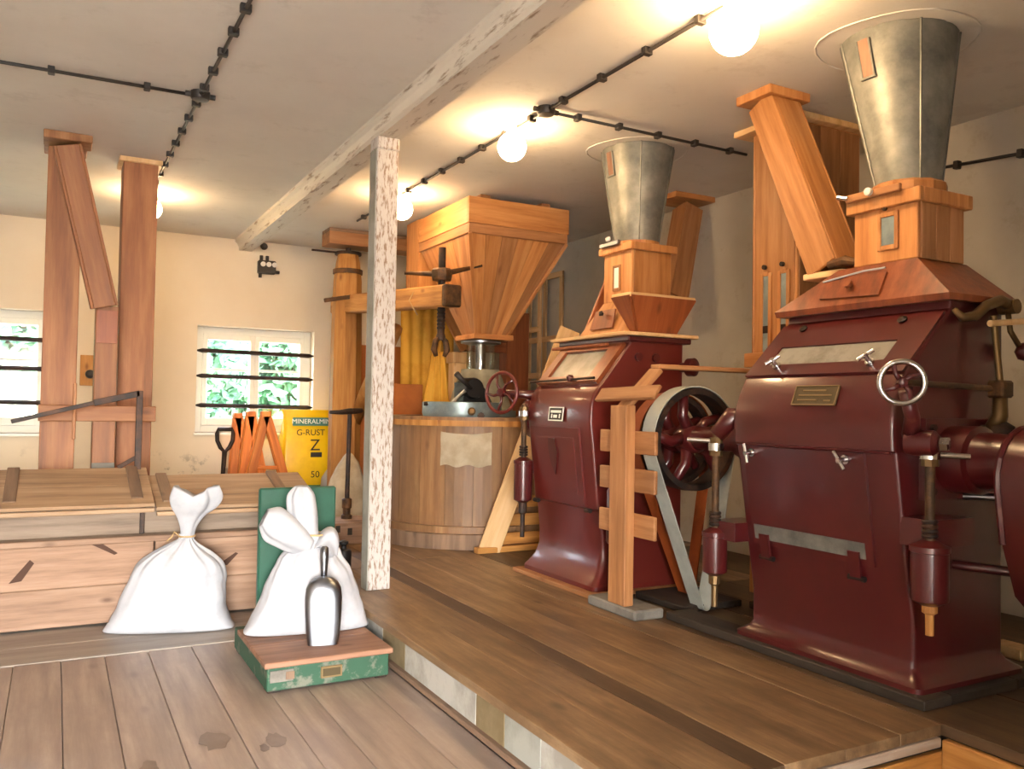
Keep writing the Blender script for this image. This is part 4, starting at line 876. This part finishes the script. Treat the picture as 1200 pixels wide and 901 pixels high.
# cloth pinned to the staves
cl = []
na, nz = 16, 8
pa_, pb_ = PX(517, 505, 3.3), PX(576, 505, 3.3)
def tub_angle(u):
    d = ray(u, 520); d2 = V((d.x, d.y)).normalized(); o_ = V((TC.x, TC.y)); t = o_.dot(d2); h2 = o_.length_squared-t*t; rr_ = TR+.006
    q = d2*(t-math.sqrt(rr_*rr_-h2)); return math.atan2(q.y-TC.y, q.x-TC.x)
A0, A1 = tub_angle(517), tub_angle(576); rows = []
zt_, zb_ = PY(545, 506, 6.75).z, PY(545, 546, 6.75).z
for i in range(nz+1):
    row = []
    for j in range(na+1):
        a = A0+(A1-A0)*j/na; z = zt_+(zb_-zt_)*i/nz + .012*math.sin(j*.9)*(i/nz) - (.02*(j/na)*(1-j/na)*4 if i == 0 else 0)
        rr_ = TR+.008+.006*(1+math.sin(j*.8+i*1.1+.4*i*j/nz)); row.append(V((TC.x+rr_*math.cos(a), TC.y+rr_*math.sin(a), z)))
    rows.append(row)
vs2 = [p_ for r_ in rows for p_ in r_]; n2 = len(vs2); vs2 += [p_+(p_-V((TC.x, TC.y, p_.z))).normalized()*.003 for p_ in vs2]; W_ = na+1
fs2 = [[i*W_+j, i*W_+j+1, (i+1)*W_+j+1, (i+1)*W_+j] for i in range(nz) for j in range(na)]; fs2 += [[n2+q for q in f[::-1]] for f in fs2]
tag(obj('linen_cloth', (vs2, fs2), 'grey_cloth', smooth=True), 'pale linen cloth pinned to the staves of the round tub', 'cloth')
# timber beside the tub and the T-handled rod
tq = PZ(407, 606, .45)
tbm = thing('tub_timber', (2.4, 7.4, ZP), 'pale timber with bolt holes beside the round tub', 'timber')
box('timber_body', (1.98, 7.3, ZP), (2.61, 7.75, .44), 'chest_wood', tbm, grain='x')
for u in (396, 410): p = PY(u, 620+(u-396)*.2, 7.299); box('bolt_hole', (p.x-.02, 7.294, p.z-.03), (p.x+.02, 7.302, p.z+.03), 'ink', tbm, e=.001)
tl = thing('t_handle_rod', (2.42, 7.6, .44), 'black iron rod with T-shaped handle standing by the tub', 'iron rod')
tb_ = V((PY(406, 605, 7.6).x, 7.6, .44)); tt = PY(410, 482, 7.6)
obj('rod_shaft', cyl(tb_+V((0, 0, .1)), tt, .021, 12), 'iron', tl, smooth=40); obj('rod_foot', lathe([(.05, 0), (.05, .03), (.035, .04), (.035, .09), (.045, .1), (.045, .18), (.02, .19)], tb_, (0, 0, 1), 14), 'rust_iron', tl, smooth=40)
obj('rod_handle', tube([PY(387, 483, 7.5), PY(398, 483, 7.55), tt, PY(424, 481, 7.65)], [.016, .022, .03, .022], 10), 'iron', tl, smooth=True)
# crane
CX, CY = 2.90, 9.35
cr = thing('millstone_crane', (CX, CY, ZP), 'heavy oak millstone crane post with screw arm and iron tongs', 'crane')
def octo(z, r_): return [V((CX+r_*math.cos(math.pi/4*k+math.pi/8), CY+r_*math.sin(math.pi/4*k+math.pi/8), z)) for k in range(8)]
obj('crane_post', loft([octo(ZP, .19), octo(ZP+.12, .19), octo(.5, .18), octo(1.5, .18), octo(2.2, .175), octo(2.9, .16), octo(3.12, .135), octo(3.17, .12), octo(3.22, .12)]), 'oak', cr)
obj('iron_band', lathe([(.168, 0), (.168, .05)], (CX, CY, 2.98), (0, 0, 1), 20), 'rust_iron', cr, smooth=40)
obj('pivot_cap', lathe([(.15, 0), (.15, .03), (.03, .035), (.03, .08)], (CX, CY, 3.2), (0, 0, 1), 16), 'iron', cr, smooth=40)
obj('pivot_spike', cyl(V((CX-.42, CY-.0, 3.22)), V((CX, CY, 3.22)), .012, 8), 'iron', cr)
SQ = V((3.10, 7.12, 0)); za = PY(515, 345, SQ.y).z
d = (SQ-V((CX, CY, 0))).normalized()
beam('crane_arm', V((CX, CY, za+.13))-d*.3, V((SQ.x, SQ.y, za-.03))+d*.17, .17, .2, 'oak', cr, ref=d.cross(V((0, 0, 1))), e=.015)
obj('arm_end_band', xf(cbox(.09, .1, .03, .02), frame(V((SQ.x, SQ.y, za-.03))+d*.19, d, d.cross(V((0, 0, 1))))), 'rust_iron', cr)
beam('arm_pin', PY(380, 352, 9.08), PY(416, 347, 9.08), .045, .035, 'rust_iron', cr, ref=(0, 0, 1))
bz_ = [V((CX+.1, CY-.05, 1.3)), V((CX+.14, CY-.35, 1.65)), V((CX+.17, CY-.75, 2.0)), V((CX+.15, CY-1.2, za-.24))]
obj('crane_brace', tube(bz_, [.075, .08, .08, .07], 8), 'oak', cr, smooth=True)
zs = PY(517, 290, SQ.y).z; zl = PY(514, 392, SQ.y).z
scw = obj('crane_screw', join(cyl((SQ.x, SQ.y, zl), (SQ.x, SQ.y, zs), .034, 14), lathe([(.04, 0), (.045, .03), (.035, .06)], (SQ.x, SQ.y, zl-.05), (0, 0, 1), 12)), 'iron', cr, smooth=40)
for k in range(10): obj('screw_thread', lathe([(.034, 0), (.041, .012), (.034, .024)], (SQ.x, SQ.y, zl+.05+.033*k), (0, 0, 1), 14), 'iron', scw, smooth=40)
obj('screw_nut', lathe([(.09, 0), (.1, .03), (.1, .09), (.08, .11)], (SQ.x, SQ.y, za+.13), (0, 0, 1), 8), 'rust_iron', scw)
hz_ = za+.19
obj('turning_bar', tube([PY(474, 320, 7.2), V((SQ.x, SQ.y, hz_)), PY(565, 311, 7.02)], [.014, .03, .014], 8), 'rust_iron', scw, smooth=True)
for s in (-1, 1):
    obj('tong', tube([V((SQ.x, SQ.y, zl-.01)), V((SQ.x+s*.05, SQ.y, zl-.06)), V((SQ.x+s*.065, SQ.y, zl-.14)), V((SQ.x+s*.04, SQ.y, zl-.2))], [.02, .028, .03, .018], 10), 'rust_iron', scw, smooth=True)
obj('twine', tube([V((3.0, 7.5, za+.1)), V((2.95, 7.55, za-.02)), V((3.02, 7.5, za-.16))], .006, 6), 'string', cr)
# ceiling timber of the crane
tag(box('crane_head_timber', (2.62, 9.15, 3.28), (3.85, 9.45, 3.42), 'pine_dull', grain='x'), 'thick timber fixed under the ceiling above the crane post', 'timber')
tag(box('ceiling_packing', (2.62, 9.15, 3.42), (3.85, 9.45, ZC), 'cleat_wood', grain='x'), 'packing board between ceiling and crane timber', 'board')
# hopper
hp = thing('grain_hopper', (3.76, 7.5, 2.17), 'large four-sided pine grain hopper above the round tub', 'hopper')
hx0, hx1, hy0, hy1, hzr, hzt = 3.23, 4.30, 6.84, 8.06, 3.10, 3.40
bx0, bx1, by0, by1, hzb = 3.57, 3.90, 7.34, 7.66, 2.20
def face(a, b, c, d, n):
    for k in range(n):
        s, t = k/n, (k+1)/n; g = .004
        quadplank('hopper_plank', lerp(a, b, s), lerp(a, b, t-g), lerp(d, c, t-g), lerp(d, c, s), -.022, ('pine', 'pine_dull', 'pine')[(k*2+n) % 3], hp)
B = [V((bx0, by0, hzb)), V((bx1, by0, hzb)), V((bx1, by1, hzb)), V((bx0, by1, hzb))]; Tp = [V((hx0+.02, hy0+.02, hzr)), V((hx1-.02, hy0+.02, hzr)), V((hx1-.02, hy1-.02, hzr)), V((hx0+.02, hy1-.02, hzr))]
face(B[0], B[1], Tp[1], Tp[0], 6); face(B[3], B[0], Tp[0], Tp[3], 3); face(B[1], B[2], Tp[2], Tp[1], 4); face(B[2], B[3], Tp[3], Tp[2], 4)
for a, b in (((hx0, hy0, hzr+.06), (hx1, hy0+.025, hzt)), ((hx0, hy1-.025, hzr+.06), (hx1, hy1, hzt)), ((hx0, hy0+.025, hzr+.06), (hx0+.025, hy1-.025, hzt)), ((hx1-.025, hy0+.025, hzr+.06), (hx1, hy1-.025, hzt))): box('rim_board', a, b, 'pine', hp, grain='x' if b[0]-a[0] > .1 else 'y')
for a, b in (((hx0+.01, hy0+.01, hzr-.03), (hx1-.01, hy0+.04, hzr+.06)), ((hx0+.01, hy0+.04, hzr-.03), (hx0+.04, hy1-.01, hzr+.06)), ((hx1-.04, hy0+.04, hzr-.03), (hx1-.01, hy1-.01, hzr+.06)), ((hx0+.04, hy1-.04, hzr-.03), (hx1-.04, hy1-.01, hzr+.06))): box('rim_moulding', a, b, 'pine_dull', hp, grain='x' if b[0]-a[0] > .1 else 'y')
for (i, j) in ((0, 0), (1, 1)): beam('corner_strip', B[i]+V((-.01 if i == 0 else .01, -.01, 0)), Tp[j]+V((0, -.01, -.03)), .035, .02, 'pine', hp)
box('outlet_board', (3.52, 7.28, hzb-.05), (3.95, 7.72, hzb), 'pine', hp, grain='x')
box('ceiling_hanger', (3.4, 6.95, hzt), (3.5, 7.95, ZC), 'pine_dull', hp, grain='y'); box('ceiling_hanger', (4.05, 6.95, hzt), (4.15, 7.95, ZC), 'pine_dull', hp, grain='y')
trunk('feed_duct', 3.28, 3.66, 8.14, 8.5, 2.55, 3.44, 'pine', 'pine duct behind the left flank of the large hopper', cap=False)
# hopper stand
st = thing('hopper_stand', (3.7, 8.3, ZP), 'wooden stand with posts and brace behind the round tub', 'stand')
p0 = PY(538, 440, 8.65); box('stand_post', (p0.x-.09, 8.6, ZP), (p0.x+.09, 8.75, 2.03), 'fresh_wood', st); box('post_capital', (p0.x-.11, 8.58, 1.98), (p0.x+.11, 8.77, 2.1), 'fresh_wood', st)
beam('stand_brace', PY(545, 410, 8.6), PY(516, 350, 8.6), .12, .04, 'pine', st, ref=(1, 0, 0))
p1_ = PY(602, 440, 8.65); box('stand_post', (p1_.x-.12, 8.6, ZP), (p1_.x+.17, 8.8, 2.6), 'red_wood', st)
box('stand_rail', (p0.x+.08, 8.62, 2.12), (p1_.x-.1, 8.72, 2.24), 'red_wood', st, grain='x')
# feed gear on top of the tub
FC = V((3.70, 7.5, ZP+TH+.01))
fg = thing('feed_gear', FC, 'grey cast feed housing with glass cylinder on the round tub', 'feed gear')
obj('gear_housing', lathe([(.33, 0), (.33, .07), (.31, .09), (.27, .24), (.22, .38), (.19, .44), (.19, .46)], FC, (0, 0, 1), 28), 'grey_cast', fg, smooth=40)
obj('housing_foot', lathe([(.36, 0), (.36, .06)], FC, (0, 0, 1), 28), 'zinc_blue', fg, smooth=40)
zg0, zg1 = FC.z+.46, 2.13
obj('glass_cylinder', lathe([(.14, 0), (.14, zg1-zg0)], V((FC.x, FC.y, zg0)), (0, 0, 1), 24, cap=False), 'sight_glass', fg, smooth=40)
obj('glass_collar', lathe([(.14, 0), (.2, .01), (.2, .03), (.14, .04)], V((FC.x, FC.y, zg1-.02)), (0, 0, 1), 24), 'aluminium', fg, smooth=40)
obj('feed_tube', lathe([(.05, 0), (.05, zg1-zg0)], V((FC.x, FC.y, zg0)), (0, 0, 1), 12), 'aluminium', fg, smooth=40)
DC = PZ(557, 488, FC.z)
pan = obj('feed_pan', lathe([(.36, 0), (.37, .03), (.37, .13), (.35, .135), (.35, .05), (.01, .05)], V((3.33, 7.12, FC.z)), (0, 0, 1), 32), 'zinc_blue', fg, smooth=40)
obj('pan_hook', tube([PY(497, 473, 7.1), PY(510, 474, 7.05)], [.018, .02], 8), 'iron', pan)
obj('feed_block', prism([PY(543, 448, 7.0), PY(558, 445, 7.0), PY(568, 455, 7.0), PY(578, 474, 7.0), PY(578, 480, 7.0), PY(543, 480, 7.0)], (0, .2, 0)), 'black_metal', fg)
obj('feed_boss', lathe([(.09, -.03), (.1, 0), (.1, .18)], PY(555, 455, 6.97), (0, 1, 0), 20), 'black_metal', fg, smooth=40)
obj('feed_lever', tube([PY(552, 455, 6.95), PY(543, 447, 6.93), PY(535, 438, 6.9)], [.02, .022, .028], 10), 'black_plastic', fg, smooth=True)
obj('feed_stay', tube([PY(545, 458, 6.95), PY(528, 474, 6.95)], .02, 8), 'aluminium', fg)
obj('brass_fitting', lathe([(.02, 0), (.035, .02), (.035, .05), (.02, .06)], PY(552, 483, 6.74), (-.3, -1, .2), 10), 'brass', fg); obj('fitting_bolt', lathe([(.03, 0), (.03, .05)], PY(563, 487, 6.74), (-.3, -1, 0), 8), 'iron', fg)
# yellow cloths and cupboard behind
def drape(name, u0, u1, v0, v1, y, mat, label, taper=1.0, waves=5, amp=.03):
    rows = []; nu, nv = 28, 14
    for i in range(nv+1):
        t = i/nv; row = []
        for j in range(nu+1):
            s = j/nu; wd = taper+(1-taper)*t; ss = .5+(s-.5)*wd
            p = PY(u0+(u1-u0)*ss, v0+(v1-v0)*t, y); row.append(p+V((0, amp*math.sin(s*waves*2*math.pi+t*1.3)*(.35+t), 0)))
        rows.append(row)
    v2 = [p for r_ in rows for p in r_]; n = len(v2); W_ = nu+1; v2 += [p+V((0, .006, 0)) for p in v2]
    f = [[i*W_+j, i*W_+j+1, (i+1)*W_+j+1, (i+1)*W_+j] for i in range(nv) for j in range(nu)]
    return tag(obj(name, (v2, f+[[n+q for q in g[::-1]] for g in f]), mat, smooth=True), label, 'cloth')
drape('yellow_sheet', 470, 532, 352, 500, 8.98, 'yellow_cloth', 'yellow cloth sheet hanging behind the iron tongs')
drape('yellow_sleeve', 497, 529, 412, 482, 7.95, 'yellow_cloth', 'yellow cloth sleeve hanging just under the iron tongs', .45, 3, .04)
tag(box('plywood_cupboard', (PY(413, 480, 9.8).x, 9.8, ZP), (PY(473, 480, 9.8).x, 10.2, PY(440, 405, 9.8).z), 'cardboard'), 'tall orange-brown cupboard behind the white post', 'cupboard')
bxx = PY(461, 470, 8.5); bxy = PY(492, 470, 8.5)
tag(box('cardboard_box', (bxx.x-.03, 8.42, ZP), (bxy.x, 8.75, PY(470, 450, 8.5).z), 'cardboard'), 'orange-brown box standing between tub and yellow sheet', 'box')
# lattice frames against the right wall
def lattice(x, ya, yb, z0, z1, label, mullions, rails):
    r = thing('wooden_lattice', (x, (ya+yb)/2, z0), label, 'frame', None); w_ = .07
    for y in [ya, yb-w_]+mullions: box('frame_stile', (x-.03, y, z0), (x, y+w_, z1), 'fresh_wood', r)
    for z in [z0, z1-.07]+rails: box('frame_rail', (x-.032, ya, z), (x-.002, yb, z+.07), 'fresh_wood', r, grain='y')
lattice(5.3, 8.52, 9.35, ZP, PX(655, 318, 5.28).z, 'tall wooden lattice frame standing against the grey wall', [8.9], [1.5, 2.3])
lattice(5.2, 8.86, 9.33, ZP, PX(638, 330, 5.2).z, 'narrower wooden frame standing before the tall lattice frame', [], [1.85, 2.42])

# ================================================================== ELECTRICS
def cable(label, pts, spacing, jb=None, normal=(0, 0, -1), clip=.034, group='black surface cables'):
    pts = [V(p) for p in pts]; n = V(normal); r = thing('ceiling_cable', pts[0], label, 'cable', None)
    obj('cable_run', tube([p+n*.022 for p in pts], .011, 8), 'black_plastic', r, smooth=True)
    for a, b in zip(pts[:-1], pts[1:]):
        k = int((b-a).length/spacing)
        for i in range(k):
            c = lerp(a, b, (i+.5)/k); M = frame(c+n*.02, b-a, n); obj('cable_clip', cbox(.022, clip*.8, clip*.55, .004), 'black_plastic', r, M)
    return r
def junction(p, label, R=.06):
    r = thing('junction_box', p, label, 'junction box'); obj('box_body', lathe([(R, 0), (R, .035), (R*.85, .05), (R*.2, .055)], p, (0, 0, -1), 18), 'black_plastic', r, smooth=40)
    for d in ((1, 0, 0), (-1, 0, 0), (0, 1, 0), (0, -1, 0)): obj('box_gland', cyl(V(p)+V(d)*R*.9+V((0, 0, -.022)), V(p)+V(d)*R*1.5+V((0, 0, -.022)), .017, 10), 'black_plastic', r)
zc = ZC
J1 = PZ(235, 108, zc); J2 = PZ(640, 126, zc)
a1 = PZ(296, -10, zc); b1_ = PZ(185, 206, zc)
cable('black clipped cable along the ceiling above the brown trunks', [(J1.x+.03, 1.0, zc), a1, J1, b1_, (b1_.x-.02, 8.55, zc)], .30)
cable('black clipped cable branching from the junction above the chest', [PZ(225, 107, zc), PZ(0, 68, zc), PZ(0, 68, zc)+V((-2.6, 0, 0))], .42)
cable('black clipped cable along the ceiling between the round lamps', [(J2.x, 3.0, zc), J2, PZ(470, 226, zc), (PZ(470, 226, zc).x, 8.6, zc)], .345)
cable('black clipped cable from the junction to the tall pine trunk', [PZ(652, 129, zc), (4.55, PZ(652, 129, zc).y+.02, zc)], .30)
cable('black clipped cable along the grey wall by the metal cone', [PX(1240, 173, XR), PX(1090, 200, XR)], .33, normal=(-1, 0, 0))
junction(J1, 'black junction box on the ceiling above the chest'); junction(J2, 'black junction box on the ceiling between the lamps')
def lamp(p, R, label):
    p = V(p); r = thing('globe_lamp', (p.x, p.y, ZC), label, 'lamp', 'round ceiling lamps')
    obj('lamp_holder', lathe([(.055, 0), (.055, .03), (.04, .04), (.035, .08)], (p.x, p.y, ZC), (0, 0, -1), 16), 'porcelain', r, smooth=40)
    n = 12; obj('globe', lathe([(max(.002, R*math.sin(math.pi*k/n)), -R*math.cos(math.pi*k/n)) for k in range(n+1)], p, (0, 0, 1), 24), 'bulb_glow', r, smooth=True)
LX = J2.x
lamp((LX-.02, PX(603, 168, LX).y, ZC-.15), .1, 'glowing round lamp on the ceiling beside the junction box')
lamp((LX, PX(860, 35, LX).y, ZC-.165), .115, 'glowing round lamp on the ceiling near the large metal cone')
lamp((LX, PX(471, 243, LX).y, ZC-.15), .1, 'glowing round lamp on the ceiling behind the white post')
lamp((PZ(172, 228, ZC).x+.03, 8.6, ZC-.15), .1, 'glowing round lamp hidden behind the brown trunks')
sb = PY(312, 314, YB)
sw = thing('fuse_box', (sb.x, YB, sb.z-.1), 'black fuse box with three white fuses on the back wall', 'fuse box')
box('box_body', (sb.x-.11, YB-.09, sb.z-.08), (sb.x+.1, YB, sb.z+.08), 'black_plastic', sw, e=.012)
for k in (-1, 0, 1): obj('fuse_cap', lathe([(.03, 0), (.03, .02), (.014, .022), (.012, .012)], (sb.x+.068*k+.01, YB-.09, sb.z+.03), (0, -1, 0), 16), 'porcelain', sw, smooth=40)
for x_, z_ in ((-.07, .08), (0, .08), (-.08, -.13)): obj('cable_gland', cyl((sb.x+x_, YB-.045, sb.z+z_), (sb.x+x_, YB-.045, sb.z+z_+.06), .02, 10), 'black_plastic', sw)
obj('side_switch', cyl((sb.x+.1, YB-.045, sb.z-.05), (sb.x+.15, YB-.045, sb.z-.05), .02, 10), 'black_plastic', sw)
tag(obj('cable_knuckle', lathe([(.03, 0), (.045, .02), (.03, .07)], PY(309, 289, YB-.02), (0, -1, 0), 12), 'black_plastic'), 'small black cable socket under the end of the beam', 'socket')
op = PY(102, 434, YB)
os_ = thing('wall_switch', (op.x, YB, op.z), 'small wooden switch plate on the wall between the trunks', 'switch')
box('switch_plate', (op.x-.07, YB-.02, op.z-.17), (op.x+.07, YB, op.z+.17), 'oak', os_); obj('switch_knob', lathe([(.05, 0), (.045, .04), (.02, .05)], (op.x+.03, YB-.02, op.z-.04), (0, -1, 0), 14), 'black_plastic', os_)

# ================================================================== OUTSIDE
tag(obj('lawn', boxvf((-60, YB+1.2, -.7), (60, 90, -.5)), 'grass'), 'green lawn outside the windows', 'lawn', kind='structure')
tag(obj('bounce_gravel', boxvf((-60, -60, -.7), (60, YB+1.2, -.5)), 'gravel'), 'unseen pale gravel added before the doorway to bounce neutral light', 'yard', kind='structure')  # unseen pale ground added so the light bounced indoors is not green
random.seed(3)
lv_, lf_ = [], []
for i in range(5200):
    a, b = random.uniform(0, 2*math.pi), math.acos(random.uniform(-1, 1)); r_ = random.uniform(.55, 1)
    c = V((math.cos(a)*math.sin(b)*r_, math.sin(a)*math.sin(b)*r_, math.cos(b)*r_*1.15)); c *= 1+.35*noise.noise(c*2.2)
    e1 = V((random.gauss(0, 1), random.gauss(0, 1), random.gauss(0, 1))).normalized()*.09; e2 = e1.orthogonal().normalized()*.06; k = len(lv_)
    lv_ += [c-e1, c+e2, c+e1, c-e2]; lf_.append([k, k+1, k+2, k+3])
crown_me = None
for i, (x_, y_, s, h, lab) in enumerate(((-3.2, 19, 2.1, 2.6, 'leafy tree outside the window by the brown trunks'), (2.3, 20, 1.7, 2.5, 'small leafy tree close outside the window above the spade'), (5.9, 24, 2.3, 3.0, 'leafy tree farther back outside the window above the trestles'), (-1.4, 30, 3.4, 3.6, 'broad tree at the far end of the lawn'))):
    r = thing('tree', (x_, y_, -.5), lab, 'tree', 'trees outside the windows')
    M = Matrix.Translation((x_, y_, h)) @ Matrix.Scale(s, 4)
    if crown_me is None: crown_me = obj('crown', (lv_, lf_), 'leaf', r, M).data
    else: link('crown', crown_me, r, M)
    obj('tree_trunk', tube([(x_, y_, -.5), (x_+.05, y_, h*.5), (x_, y_, h)], [.22, .17, .1], 8), 'bark', r, smooth=True)
